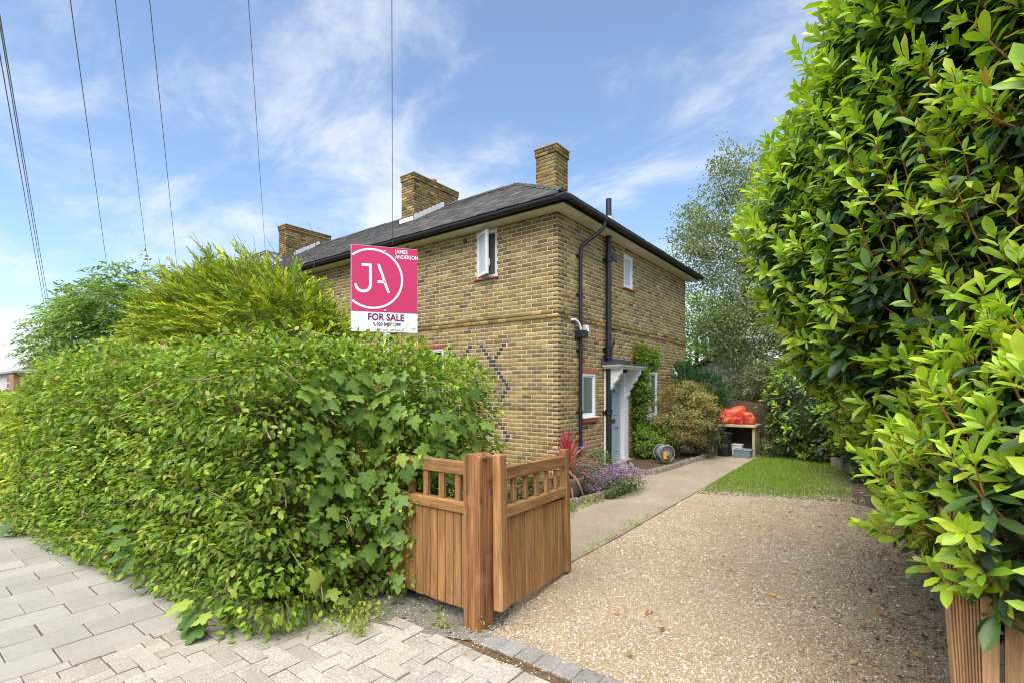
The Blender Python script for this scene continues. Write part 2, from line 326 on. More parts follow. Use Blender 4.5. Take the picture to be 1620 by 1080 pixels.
def leaves(parent, T, P, A, Nn, L, W, tone, m, single=0, name='leaf', mass='foliage', pal=6, vis=None, smooth=False, fine=None):
    """all leaves of one plant: the `single` that show largest are objects of their own, the rest one part"""
    Mx = frames(A, Nn, L, W); org = ORG[parent.name]; keep = np.ones(len(P), bool)
    if single:
        u, v, d = proj(P); q = P-CP; dist = np.linalg.norm(q, axis=1); face = np.abs((Mx[:, :, 2]/L[:, None]*q).sum(1))/dist
        sc = L*W*(face+.15)/dist**2; ok = (d > .2) & (u > 4) & (u < 1616) & (v > 4) & (v < 1076)
        if vis is not None: ok &= vis
        sc = np.where(ok, sc, 0); idx = np.argsort(-sc)[:single]; idx = idx[sc[idx] > 0]; keep[idx] = False
        tt = tone[idx]; key = np.argsort(tt.sum(1)); ms = []
        for ch in np.array_split(key, pal):
            if len(ch) == 0: continue
            me = scatter_mesh(name, fine or T, np.zeros((1, 3)), np.eye(3)[None], tt[ch].mean(0)[None], m, np.zeros(3), smooth)
            for i in ch: piece(name, me, parent, P[idx[i]], Mx[idx[i]])
    if not keep.any(): return None
    me = scatter_mesh(mass, T, P[keep], Mx[keep], tone[keep], m, org, smooth)
    return new_obj(mass, me, parent, kind='stuff')
def tonemix(n, cols, wts, jit=.18):
    c = np.array(cols)[rng.choice(len(cols), n, p=np.array(wts)/sum(wts))]; return np.clip(c*(1+rng.normal(0, jit, (n, 1)))*(1+rng.normal(0, jit*.3, (n, 3))), .004, .9)
_ph = rng.uniform(0, 6.28, (9, 3)); _fr = rng.normal(0, 1, (9, 3))
def lump(P, s):
    r = np.zeros(len(P))
    for p, f in zip(_ph, _fr): r += np.sin((P*s) @ f+p[0])
    return r/4.2
def sd_box(P, c, h, r):
    q = np.abs(P-np.array(c))-(np.array(h)-r); return np.linalg.norm(np.maximum(q, 0), axis=1)+np.minimum(q.max(1), 0)-r
def sd_ell(P, c, h):
    q = (P-np.array(c))/np.array(h); k = np.linalg.norm(q, axis=1); return (k-1)*min(h)
def shell(sdf, lo, hi, n, t0, t1, need=None):
    """n points with t0<sdf<t1, and outward normals"""
    out = []; tot = 0
    while tot < n:
        P = rng.uniform(lo, hi, (400000, 3)); d = sdf(P); k = (d > t0) & (d < t1)
        if need is not None: k &= need(P)
        out.append(P[k]); tot += k.sum()
        if k.sum() < 10: break
    P = np.concatenate(out)[:n]; e = .02; g = np.stack([sdf(P+np.eye(3)[i]*e)-sdf(P-np.eye(3)[i]*e) for i in range(3)], 1); return P, nrm(g)
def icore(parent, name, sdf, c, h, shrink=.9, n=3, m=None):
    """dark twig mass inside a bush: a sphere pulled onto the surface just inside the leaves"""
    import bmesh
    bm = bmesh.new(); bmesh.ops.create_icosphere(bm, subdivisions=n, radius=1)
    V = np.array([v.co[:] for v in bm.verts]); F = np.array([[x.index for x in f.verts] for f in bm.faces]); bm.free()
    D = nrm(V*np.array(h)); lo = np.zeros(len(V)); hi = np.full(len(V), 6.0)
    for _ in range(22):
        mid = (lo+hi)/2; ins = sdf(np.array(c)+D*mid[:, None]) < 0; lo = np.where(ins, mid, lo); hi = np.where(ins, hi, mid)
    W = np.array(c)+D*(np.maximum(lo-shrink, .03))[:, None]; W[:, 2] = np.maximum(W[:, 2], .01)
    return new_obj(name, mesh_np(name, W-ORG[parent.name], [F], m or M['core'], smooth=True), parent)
# ================================================================== SETTING
def sheet(name, poly, z, m, kind='structure', parent=None, sub=0):
    mb = MB(); mb.add([(x, y, z) for x, y in poly], [tuple(range(len(poly)))]); return mb.build(name, m, parent, None, kind)
sheet('ground', [(-400,-300),(400,-300),(400,500),(-400,500)], -.06, M['ground'])
sheet('road', [(-60,-7.5),(30,-7.5),(30,-1.6),(-60,-1.6)], -.05, M['asphalt'])
pv = sheet('pavement', [(-45,-1.5),(1.6,-1.5),(1.6,2.5),(-45,2.5)], -.011, M['joint'])
# slabs: long side runs away from the kerb
mb = MB(); mb.box((-.5,-.5,-1), (.5,.5,0)); 
def slabmesh(name, lx, ly, th, bev, m): return MB().box((-lx/2,-ly/2,-th), (lx/2,ly/2,0), bev).data(name, m)
SLW, SLL = .262, .405
sm_ = slabmesh('slab', SLW-.007, SLL-.007, .045, .004, M['slab'])
for i in range(34):
    x = -3.84-SLW*(i+.5); off = (i % 2)*.5*SLL+.12
    for j in range(-2, 5):
        y = j*SLL+off
        if -.55 < y < 1.95 and not (x < -9 and y < .3):
            o = piece('slab', sm_, pv, (x+rng.normal(0, .0015), y+rng.normal(0, .002), .001+rng.normal(0, .0018)), np.array(Matrix.Rotation(rng.normal(0, .005), 3, 'Z') @ Matrix.Rotation(rng.normal(0, .004), 3, 'X')))
# block paving of the crossover
blk = sheet('block_paving', [(-3.84,-1.4),(1.6,-1.4),(1.6,2.34),(-3.84,2.34)], -.006, M['joint'])
bmA = slabmesh('paving_block', .1965, .0965, .05, .003, M['block']); bmB = slabmesh('paving_block', .1965, .0965, .05, .003, M['blockplain'])
bmH = slabmesh('paving_block', .0965, .0965, .05, .003, M['blockplain'])
def put_block(cx, cy, vert, bevmat):
    u, v, d = proj(np.array([cx, cy, 0.]))
    if d < .5 or v > 1330 or u < -260 or u > 1500: return
    a = (math.pi/2 if vert else 0)+rng.normal(0, .014)
    piece('paving_block', bevmat, blk, (cx+rng.normal(0, .002), cy+rng.normal(0, .002), .003+rng.normal(0, .0028)), np.array(Matrix.Rotation(a, 3, 'Z') @ Matrix.Rotation(rng.normal(0, .012), 3, 'X')))
pm = lambda x: bmA if x+rng.normal(0, .25) > -2.95 else bmB
for j in range(-4, 12): put_block(-3.84+.052, j*.2+.05, True, bmB)
for i in range(-1, 40):
    for j in range(-5, 24):
        k = (i-j) % 4; x0 = -3.735+i*.1; y0 = j*.1-.02
        if y0 > 2.27: continue
        if k == 0:
            if i < 0: put_block(x0+.15, y0+.05, False, bmH)
            else: put_block(x0+.1, y0+.05, False, pm(x0))
        if k == 3 and i >= 0:
            if y0+.2 > 2.36: put_block(x0+.05, y0+.05, False, bmH)
            else: put_block(x0+.05, y0+.1, True, pm(x0))
stw = sheet('sett_edging', [(-2.2,2.34),(.35,2.34),(.35,2.53),(-2.2,2.53)], -.003, M['joint'])
sme = slabmesh('sett', .1275, .157, .06, .006, M['sett'])
for i in range(19): piece('sett', sme, stw, (-2.09+i*.131, 2.435+rng.normal(0, .003), .008+rng.normal(0, .002)), np.array(Matrix.Rotation(rng.normal(0, .03), 3, 'Z') @ Matrix.Rotation(rng.normal(0, .02), 3, 'X')))
# drive, concrete strip by the gate, path, lawn and beds
sheet('gravel_drive', [(-2.32,2.5),(1.8,2.5),(1.8,9.0),(-2.32,9.0)], 0, M['gravelbed'])
sheet('concrete_strip', [(-3.9,2.0),(-3.1,2.06),(-2.5,2.2),(-2.1,2.34),(-2.05,2.62),(-2.3,3.2),(-3.9,3.2)], .004, M['oldcon'])
mb = MB(); mb.prism([(-3.35,2.9,-.03),(-2.3,2.75,-.03),(-2.28,5,-.03),(-2.31,8,-.03),(-2.36,13.1,-.03),(-3.9,13.1,-.03),(-4.5,10.5,-.03),(-4.5,7.4,-.03),(-3.4,7.0,-.03)], (0,0,.048)); gp = mb.build('garden_path', M['path'], None, None, 'structure')
def wob(pts, a, n=8):
    P = []
    for (x0, y0), (x1, y1) in zip(pts, pts[1:]+pts[:1]):
        for t in np.linspace(0, 1, n, endpoint=False): P.append((x0+(x1-x0)*t+rng.normal(0, a), y0+(y1-y0)*t+rng.normal(0, a)))
    return P
LAWN = [(-2.29,7.75),(-1.7,7.95),(-1.2,8.2),(-.6,8.3),(-.1,8.7),(.6,9.6),(-.3,12.2),(-.9,12.9),(-2.33,12.9)]
sheet('lawn', LAWN, .006, M['lawnsoil'])
sheet('border_soil', [(-.35,8.4),(.2,8.0),(4,8.2),(4,15),(-2.35,15),(-2.35,12.8),(-1.1,12.8),(-.5,11.6)], .010, M['soil'])
sheet('hedge_soil', [(-14,1.9),(-3.4,1.9),(-3.2,2.35),(-3.0,3.6),(-14,3.6)], .008, M['soil'])
mb = MB(); mb.prism([(-4.6,5.4,-.02),(-3.42,5.4,-.02),(-3.36,5.8,-.02),(-3.22,6.6,-.02),(-3.28,7.05,-.02),(-3.5,7.3,-.02),(-4.6,7.5,-.02)], (0,0,.08)); mb.build('corner_bed', M['soil'], None, None, 'structure')
mb = MB(); mb.prism([(-4.6,10.35,-.02),(-4.2,9.6,-.02),(-3.72,8.8,-.02),(-3.42,8.95,-.02),(-3.36,9.6,-.02),(-3.24,12.3,-.02),(-4.6,12.6,-.02)], (0,0,.09)); mb.build('door_bed', M['soil'], None, None, 'structure')
sheet('front_garden', [(-20,3.6),(-3.35,3.6),(-3.35,5.4),(-4.55,5.4),(-4.55,7.4),(-20,7.4)], .002, M['lawnsoil'])

# ================================================================== HOUSE
CX, CY, YE, XL, WT = -4.55, 7.38, 14.34, -15.5, 4.70
house = thing('terraced_house', 'yellow stock brick end-of-terrace house with dark tiled hipped roof and two chimneys', 'house', (CX, CY, 0))
def lw(wall, u, n, z): return np.array((CX-u, CY-n, z)) if wall == 'F' else np.array((CX+n, CY+u, z))
def lbox(mb, wall, a, b, bev=0, tone=None): return mb.box(lw(wall, *a), lw(wall, *b), bev, tone)
AX = {'F': (np.array((-1.,0,0)), np.array((0,-1.,0))), 'S': (np.array((0,1.,0)), np.array((1.,0,0)))}
HOLES = {'F': [(1.37, 1.88, 3.73, 4.66), (2.80, 4.10, .95, 2.45)],
         'S': [(.88, 1.42, .98, 1.91), (1.80, 2.92, 0, 2.02), (3.90, 4.77, .85, 2.02), (2.75, 3.23, 3.80, 4.56)]}
LEN = {'F': CX-XL, 'S': YE-CY}
def wall_plane(wall, n, t=.1):
    mb = MB(); H = HOLES[wall]; us = sorted({0., LEN[wall], *[h[0] for h in H], *[h[1] for h in H]}); zs = sorted({-.05, WT, *[h[2] for h in H], *[h[3] for h in H]})
    for a, b in zip(us, us[1:]):
        for c, d in zip(zs, zs[1:]):
            um, zm = (a+b)/2, (c+d)/2
            if any(h[0] < um < h[1] and h[2] < zm < h[3] for h in H): continue
            q = [lw(wall, a, n, c), lw(wall, b, n, c), lw(wall, b, n, d), lw(wall, a, n, d)]; mb.quad(*(q[::-1] if wall == 'F' else q))
    for a, b, c, d in H:
        for p, q in (((a, c), (b, c)), ((b, c), (b, d)), ((b, d), (a, d)), ((a, d), (a, c))): mb.quad(lw(wall, p[0], n, p[1]), lw(wall, q[0], n, q[1]), lw(wall, q[0], n-t, q[1]), lw(wall, p[0], n-t, p[1]))
    return mb
T_BRICK = tmpl([(-.5,-1,-.5),(.5,-1,-.5),(.5,-1,.5),(-.5,-1,.5),(-.5,-.07,-.5),(.5,-.07,-.5),(.5,-.07,.5),(-.5,-.07,.5),(-.485,0,-.45),(.49,0,-.46),(.485,0,.45),(-.49,0,.46)],
  [(8,9,10,11),(4,5,9,8),(5,6,10,9),(6,7,11,10),(7,4,8,11),(0,1,5,4),(1,2,6,5),(2,3,7,6),(3,0,4,7)])
BP = [(.330,.230,.085),(.285,.197,.073),(.235,.162,.064),(.19,.134,.060),(.38,.272,.11),(.32,.168,.062),(.12,.092,.058),(.255,.188,.090)]
BW = [24, 26, 22, 10, 6, 2.5, 1.5, 8]
def dark_at(z):
    t = abs(((z-2.10)/.47) % 2); wv = .39*(t if t < 1 else 2-t); return [1.48+sg*wv+k for sg in (-1, 1) for k in (0, .86, 1.72) if .6 < z < 2.5]
def lay(wall, proud_rows=()):
    B = []
    for k in range(0, int(WT/.075)+1):
        z0, z1 = k*.075+.006, k*.075+.068
        if z1 > WT: z1 = WT-.004
        if z1-z0 < .02: continue
        even = k % 2 == 0; u = 0.; first = True
        spans = []
        if (wall == 'F') == even: spans.append((0, .213, .1025)); u = .225
        else: u = .1145
        while u < LEN[wall]-.03: spans.append((u, min(u+.213, LEN[wall]), .03)); u += .225
        dk = []
        if wall == 'F':
            dk = [(c-.052, c+.052) for c in dark_at((z0+z1)/2)]
        for a, b, dp in spans:
            parts = [(a, b, False)]
            for c, d in dk:
                nx = []
                for p, q, fl in parts:
                    if fl or d+.01 <= p or c-.01 >= q: nx.append((p, q, fl)); continue
                    if c-.01-p > .02: nx.append((p, c-.01, False))
                    if q-(d+.01) > .02: nx.append((d+.01, q, False))
                parts = nx
            for ha, hb, hc, hd in HOLES[wall]:
                if hd <= z0 or hc >= z1: continue
                nx = []
                for p, q, fl in parts:
                    if hb <= p or ha >= q: nx.append((p, q, fl)); continue
                    if ha-p > .025: nx.append((p, ha-.002, fl))
                    if q-hb > .025: nx.append((hb+.002, q, fl))
                parts = nx
            B += [(p, q, z0, z1, dp, False) for p, q, fl in parts]
        for c, d in dk:
            if not any(ha < d and hb > c and hc < z1 and hd > z0 for ha, hb, hc, hd in HOLES[wall]): B.append((c, d, z0, z1, .03, True))
    return B
BM = {}
def tones_brick(n): return tonemix(n, BP, BW, .12)
P_, X_, T_, S_, W_ = [], [], [], [], []
for wall in 'FS':
    B = lay(wall); n = len(B); ua, na = AX[wall]; tn = tones_brick(n)
    for i, (a, b, z0, z1, dp, dk) in enumerate(B):
        k = int(z0/.075); pr = .02 if k in (38, 39) else 0.
        P_.append(lw(wall, (a+b)/2+rng.normal(0, .001), pr+float(np.clip(rng.normal(0, .001), -.0018, .0018)), (z0+z1)/2+rng.normal(0, .0008)))
        e = rng.normal(0, .006); X_.append(np.stack([(ua*math.cos(e)+np.array((0,0,math.sin(e))))*(b-a), na*(dp+pr), np.array((0,0,1.))*(z1-z0)], -1)); T_.append((.075,.062,.055) if dk else tn[i]); W_.append(wall)
P_, X_, T_ = map(np.array, (P_, X_, T_)); W_ = np.array(W_)
wf = wall_plane('F', -.0045); ws = wall_plane('S', -.0045)
wall_f = wf.build('wall', M['mortar'], house); wall_s = ws.build('wall', M['mortar'], house)
mb = MB(); mb.quad((XL,YE,-.05),(CX,YE,-.05),(CX,YE,WT),(XL,YE,WT)); mb.quad((XL,YE,-.05),(XL,YE,WT),(XL,CY,WT),(XL,CY,-.05)); mb.build('wall', M['farbrick'], house)
u_, v_, d_ = proj(P_)
vis = (((u_ > 778) & (v_ < 722)) | ((v_ < 500) & (u_ > 665))) & (u_ < 1084)
fc = np.where(W_ == 'F', np.abs((P_-CP)[:, 1]), np.abs((P_-CP)[:, 0]))/np.linalg.norm(P_-CP, axis=1)
area = np.linalg.norm(X_[:, :, 0], axis=1)*fc/d_**2*vis
pick = np.argsort(-area)[:300]; keep = np.ones(len(P_), bool); keep[pick] = False
tt = T_[pick].sum(1)
for ch in np.array_split(np.argsort(tt), 40):
    me = scatter_mesh('brick', T_BRICK, np.zeros((1,3)), np.eye(3)[None], T_[pick[ch]].mean(0)[None], M['brick'], np.zeros(3))
    for i in pick[ch]: piece('brick', me, wall_f if W_[i] == 'F' else wall_s, P_[i], X_[i])
for wl, wo in (('F', wall_f), ('S', wall_s)):
    k = keep & (W_ == wl); new_obj('brickwork', scatter_mesh('brickwork', T_BRICK, P_[k], X_[k], T_[k], M['brick'], ORG[wo.name]), wo, kind='stuff')
# ---- roof
OV = .33; EZ = 4.86; RY = (CY+YE)/2; RZ = 7.17; HALF = RY-CY+OV; AXP = CX-(RY-CY); PIT = (RZ-EZ)/HALF
E0 = np.array((CX+OV, CY-OV, EZ)); APEX = np.array((AXP, RY, RZ)); RL = np.array((-19.0, RY, RZ))
roof_mb = MB(); dz = np.array((0,0,-.03)); XR = -19.0
roof_mb.add([np.array((XR, CY-OV, EZ))+dz, E0+dz, APEX+dz, RL+dz, np.array((CX+OV, YE+OV, EZ))+dz, np.array((XR, YE+OV, EZ))+dz], [(0,1,2,3),(1,4,2),(4,5,3,2)])
roof = roof_mb.build('roof', M['underlay'], house)
T_TILE = tmpl([(-.5,0,0),(.5,0,0),(.5,1,0),(-.5,1,0),(-.5,0,1),(.5,0,1),(.5,1,1),(-.5,1,1)], [(4,5,6,7),(0,1,5,4),(1,2,6,5),(3,0,4,7)])
def tiles(e0, along, up, nn, length_fn, slope, exp=.19, wd=.25, tl=.27, th=.022, lim=None):
    P, X = [], []; rows = int(slope/exp)
    for r in range(rows+1):
        a, b = length_fn(r*exp+.06); off = (r % 2)*wd/2
        q = a+off-wd
        while q < b+wd*.5:
            tl_ = min(tl, slope-r*exp-.015)
            if q > a+.04 and tl_ > .05:
                c = e0+along*q+up*(r*exp)+nn*(.012+rng.normal(0, .002)); t = rng.normal(0, .007); tilt = .045+abs(rng.normal(0, .008))
                ux = up*math.cos(tilt)-nn*math.sin(tilt); nx = nn*math.cos(tilt)+up*math.sin(tilt); al = along*math.cos(t)+ux*math.sin(t)
                P.append(c); X.append(np.stack([al*(wd-.006), ux*tl_, nx*th], -1))
            q += wd
    return np.array(P), np.array(X)
upF = nrm(np.array((0, HALF, RZ-EZ))); nF = nrm(np.array((0, -(RZ-EZ), HALF))); SLP = math.hypot(HALF, RZ-EZ)
upS = nrm(np.array((-HALF, 0, RZ-EZ))); nS = nrm(np.array((RZ-EZ, 0, HALF)))
PF, XF = tiles(E0.copy(), np.array((-1.,0,0)), upF, nF, lambda s: (s/SLP*HALF, 11.13+s/SLP*HALF), SLP)
PS, XS = tiles(E0.copy(), np.array((0,1.,0)), upS, nS, lambda s: (s/SLP*HALF, 2*HALF-s/SLP*HALF), SLP)
TP = [(.070,.066,.062),(.050,.047,.045),(.095,.088,.08),(.064,.056,.049),(.13,.12,.105)]
tF = tonemix(len(PF), TP, [5,5,3,3,1], .12); tS = tonemix(len(PS), TP, [5,5,3,3,1], .12)
u_, v_, d_ = proj(PF); sc = np.where((u_ > 600) & (u_ < 1000), 1/d_**2, 0); pick = np.argsort(-sc)[:300]; kp = np.ones(len(PF), bool); kp[pick] = False
for ch in np.array_split(np.argsort(tF[pick].sum(1)), 12):
    me = scatter_mesh('roof_tile', T_TILE, np.zeros((1,3)), np.eye(3)[None], tF[pick[ch]].mean(0)[None], M['tile'], np.zeros(3))
    for i in pick[ch]: piece('roof_tile', me, roof, PF[i], XF[i])
new_obj('tiling', scatter_mesh('tiling', T_TILE, np.vstack([PF[kp], PS]), np.concatenate([XF[kp], XS]), np.vstack([tF[kp], tS]), M['tile'], ORG[roof.name]), roof, kind='stuff')
# ridge and hip tiles
rt = MB(); rt.add([(0,-.13,-.075),(0,0,.02),(0,.13,-.075),(1,-.13,-.075),(1,0,.02),(1,.13,-.075),(0,-.13,-.095),(0,.13,-.095),(1,-.13,-.095),(1,.13,-.095)], [(0,3,4,1),(1,4,5,2),(0,1,2),(3,5,4),(6,8,3,0),(2,5,9,7)])
for f in rt.t: pass
rt.t = [(.085,.078,.07)]*len(rt.f); rme = rt.data('ridge_tile', M['tile'])
def ridge_run(a, b, ln=.42, wy=1.):
    L = np.linalg.norm(b-a); n = max(1, int(L/ln)); x = nrm(b-a); y = nrm(np.cross((0,0,1.), x)); z = np.cross(x, y)
    for i in range(n): piece('ridge_tile', rme, roof, a+(b-a)*(i/n)+z*(.055+.006*(i % 2))+rng.normal(0, .004, 3), np.stack([x*(L/n-.012), y*wy, z*wy], -1))
ridge_run(APEX+(-.02,0,0), RL); ridge_run(E0+(APEX-E0)*.035, E0+(APEX-E0)*.975, wy=.6); e2_ = np.array((CX+OV, YE+OV, EZ)); ridge_run(e2_+(APEX-e2_)*.035, e2_+(APEX-e2_)*.975, wy=.6)
# soffit, fascia, gutter
mb = MB(); mb.box((XL,CY-.285,4.705),(CX+.285,CY+.02,4.725)); mb.box((CX-.02,CY+.021,4.705),(CX+.285,YE+.28,4.725)); sof = mb.build('soffit', M['soffit'], house)
mb = MB()
for x in (-5.7,-7.3,-8.9,-10.5,-12.1,-13.6): mb.box((x-.006,CY-.284,4.7035),(x,CY,4.7060))
for y in (8.7,10.4,12.1,13.6): mb.box((CX,y-.006,4.7035),(CX+.284,y,4.7060))
mb.build('board_joint', M['mortar_dark'], sof)
for x in (-8.3,-12.55,-13.2): MB().lathe([(.035,4.698),(.035,4.71)], (x, CY-.15, 0), 10).build('soffit_vent', M['black'], sof)
mb = MB(); mb.box((XL,CY-.315,4.708),(CX+.315,CY-.287,4.875)); mb.box((CX+.287,CY-.286,4.708),(CX+.315,YE+.31,4.875)); fa = mb.build('fascia', M['black'], house)
GO = .378; gz = 4.785
mb = MB()
def gutter(mb, a, b, ax):
    n = 9; V = []
    for p in (a, b):
        for k in range(n+1):
            an = math.pi*k/n; o = .062*math.cos(an); z = gz-.062*math.sin(an); V.append((p[0]+(o if ax == 'x' else 0), p[1]+(o if ax == 'y' else 0), z))
        for k in range(n, -1, -1):
            an = math.pi*k/n; o = .056*math.cos(an); z = gz+.006-.056*math.sin(an); V.append((p[0]+(o if ax == 'x' else 0), p[1]+(o if ax == 'y' else 0), z))
    m_ = 2*(n+1); mb.add(V, [(i, (i+1) % m_, m_+(i+1) % m_, m_+i) for i in range(m_)]+[tuple(range(m_))[::-1], tuple(range(m_, 2*m_))])
gutter(mb, (XL, CY-GO, 0), (CX+GO+.05, CY-GO, 0), 'y'); gutter(mb, (CX+GO, CY-GO-.05, 0), (CX+GO, YE+.3, 0), 'x')
for x in np.arange(-15, -4.4, 1.8): mb.tube([(x, CY-GO-.066, gz+.01), (x, CY-GO-.045, gz-.048), (x, CY-GO, gz-.068), (x, CY-GO+.045, gz-.048), (x, CY-GO+.066, gz+.01)], .007, 5)
for y in np.arange(8, 14, 1.8): mb.tube([(CX+GO-.066, y, gz+.01), (CX+GO-.045, y, gz-.048), (CX+GO, y, gz-.068), (CX+GO+.045, y, gz-.048), (CX+GO+.066, y, gz+.01)], .007, 5)
mb.build('gutter', M['black'], house, smooth=True)
# ---- pipes on the side wall
dp = MB(); y0 = 8.09; xw = CX+.06
dp.tube([(CX+GO, 8.42, gz-.04), (CX+GO, 8.42, gz-.13)], .038, 12)
dp.tube([(CX+GO, 8.42, gz-.10), (CX+GO-.01, 8.41, gz-.17), (CX+.30, 8.36, gz-.26), (CX+.12, 8.16, gz-.47), (xw+.01, y0+.01, gz-.56), (xw, y0, gz-.66), (xw, y0, gz-.8)], .036, 12)
dp.tube([(xw, y0, gz-.7), (xw, y0, .05)], .034, 12)
pipe = dp.build('downpipe', M['black'], house, smooth=True)
for z in (3.35, 2.32, 1.18, .42, gz-.72):
    q = MB(); q.lathe([(.034,z-.04),(.042,z-.035),(.042,z+.03),(.034,z+.035)], (xw, y0, 0), 12); q.box((CX-.01,y0-.075,z-.012),(CX+.03,y0+.075,z+.012)); q.build('pipe_clip', M['black'], pipe, smooth=True)
sp_ = MB(); ys = 9.21; xs = CX+.085
sp_.tube([(xs, ys, .03), (xs, ys, 5.46)], .056, 16); soil = sp_.build('soil_pipe', M['black'], house, smooth=True)
for z in (4.22, 2.42, 2.26, 1.13):
    q = MB(); q.lathe([(.056,z-.055),(.076,z-.05),(.076,z-.025),(.065,z-.02),(.065,z+.025),(.076,z+.03),(.076,z+.055),(.056,z+.06)], (xs, ys, 0), 16); q.box((CX-.01,ys-.11,z-.02),(CX+.04,ys+.11,z+.02)); q.build('pipe_collar', M['black'], soil, smooth=True)
q = MB(); q.tube([(xs, ys, 2.30), (xs, ys+.06, 2.40), (xs-.01, ys+.16, 2.55), (xs-.03, ys+.21, 2.63)], .052, 12); q.tube([(xs-.005, ys+.15, 2.53), (xs-.012, ys+.18, 2.585)], .064, 12); q.tube([(xs-.025, ys+.20, 2.615), (xs-.13, ys+.23, 2.66)], .054, 12); q.build('pipe_branch', M['black'], soil, smooth=True)
q = MB(); q.lathe([(.11,4.98),(.075,5.06),(.062,5.10)], (xs, ys, 0), 14); q.build('pipe_flashing', M['lead'], soil, smooth=True)
jb = MB(); jb.box((CX+.0,y0-.13,2.545),(CX+.15,y0+.13,2.68), .008); jbo = jb.build('hopper_box', M['black'], house)
q = MB(); q.tube([(CX+.02, y0-.30, 2.85), (CX+.05, y0-.20, 2.865), (CX+.07, y0-.12, 2.83), (CX+.08, y0-.06, 2.76), (CX+.09, y0-.04, 2.66)], .022, 10); q.build('waste_pipe', M['white'], house, smooth=True)
q = MB(); q.box((CX,y0+.16,2.70),(CX+.10,y0+.27,2.80), .01); q.tube([(CX+.08, y0+.215, 2.71), (CX+.11, y0+.215, 2.67)], .03, 10); q.build('security_sensor', M['white'], house, smooth=True)
q = MB(); q.box((CX-.01,8.20,2.10),(CX+.012,8.36,2.24), .004)
for k in range(5): q.box((CX+.008,8.215,2.115+k*.024),(CX+.017,8.345,2.127+k*.024))
q.build('air_brick', M['terra'], house)
q = MB(); q.box((CX-.01,9.56,4.30),(CX+.03,9.72,4.46), .012)
for k in range(4): q.box((CX+.02,9.575,4.32+k*.033),(CX+.04,9.705,4.335+k*.033))
q.build('wall_vent', M['greyplastic'], house)
q = MB(); q.box((CX,13.36,1.93),(CX+.07,13.47,2.06), .012); q.build('wall_light', M['white'], house)
q = MB(); q.lathe([(.05,0),(.05,.02)], (0,0,0), 12); q.v = [(-6.73+x, CY-.008-z*.9, 4.57+y) for x, y, z in q.v]; q.build('vent_hole', M['black'], house)
q = MB(); q.tube([(CX+.015, 9.45, 4.56), (CX+.02, 9.55, 4.57), (CX+.015, 9.68, 4.53)], .008, 6); q.tube([(CX+.015, 9.3, 2.80), (CX+.02, 9.5, 2.86), (CX+.02, 9.7, 2.83)], .008, 6); q.build('wall_cable', M['black'], house, smooth=True)
# ---- windows
def window(wall, h, sash=None, fw=.052, back='room', pane='glass', sillm='redsill', drop=.03, mull=()):
    a, b, c, d = h; mb = MB(); n0, n1 = -.075, -.005
    sz = c+drop
    lbox(mb, wall, (a, n0, sz), (a+fw, n1, d), .005); lbox(mb, wall, (b-fw, n0, sz), (b, n1, d), .005); lbox(mb, wall, (a+fw, n0, sz), (b-fw, n1-.002, sz+fw), .005); lbox(mb, wall, (a+fw, n0, d-fw), (b-fw, n1-.002, d), .005)
    for x in mull: lbox(mb, wall, (x-.03, n0, sz+fw), (x+.03, n1-.004, d-fw), .005)
    wo = mb.build('window', M['white'], house)
    q = MB(); e = .06; lbox(q, wall, (a-.04, -.06, c-.015), (b+.04, e, c+drop-.012), .008); q.build('sill', M[sillm], wo)
    if sillm == 'redsill' and drop > .05:
        q = MB(); lbox(q, wall, (a-.02, -.06, c+drop-.011), (b+.02, e+.012, c+drop+.012), .006); q.build('sill_board', M['white'], wo)
    q = MB(); lbox(q, wall, (a-.06, -.14, c-.06), (b+.06, -.12, d+.06)); q.build('window_backing', M[back], wo)  # plain plane added behind the glass, tinted like a reflection
    q = MB(); lbox(q, wall, (a-.06, -.119, c-.06), (a-.05, -.11, d+.06)); lbox(q, wall, (b+.05, -.119, c-.06), (b+.06, -.11, d+.06)); q.build('lining', M['dark'], wo)
    if sash is None:
        es = [a]+list(mull)+[b]
        for p, r in zip(es, es[1:]):
            q = MB(); s0, s1 = p+fw-.006, r-fw+.006; lbox(q, wall, (s0, -.045, sz+fw-.006), (s1, -.038, d-fw+.006)); pn = q.build('pane', M[pane], wo)
            q = MB(); t = .028
            lbox(q, wall, (s0, -.055, sz+fw-.004), (s0+t, -.02, d-fw+.004), .003); lbox(q, wall, (s1-t, -.055, sz+fw-.004), (s1, -.02, d-fw+.004), .003); lbox(q, wall, (s0+t, -.054, sz+fw-.004), (s1-t, -.021, sz+fw+t), .003); lbox(q, wall, (s0+t, -.054, d-fw-t), (s1-t, -.021, d-fw+.004), .003); q.build('casement', M['white'], wo)
    return wo
w1 = window('S', HOLES['S'][0], drop=.075, pane='reflectpane'); w2 = window('S', HOLES['S'][2], drop=.075, sillm='white', mull=(4.33,), back='room', pane='reflectpane'); w3 = window('S', HOLES['S'][3], pane='frost')
q = MB(); lbox(q, 'S', (.84, -.01, 1.915), (1.46, .012, 1.985), .004); q.build('tile_lintel', M['terra'], w1)
w4 = window('F', HOLES['F'][1], drop=.06, mull=(3.4,)); q = MB(); lbox(q, 'F', (2.74, -.01, 2.455), (4.18, .012, 2.525), .004); q.build('tile_lintel', M['redsill'], w4)
a, b, c, d = HOLES['F'][0]; w5 = window('F', HOLES['F'][0], sash='open', back='room')
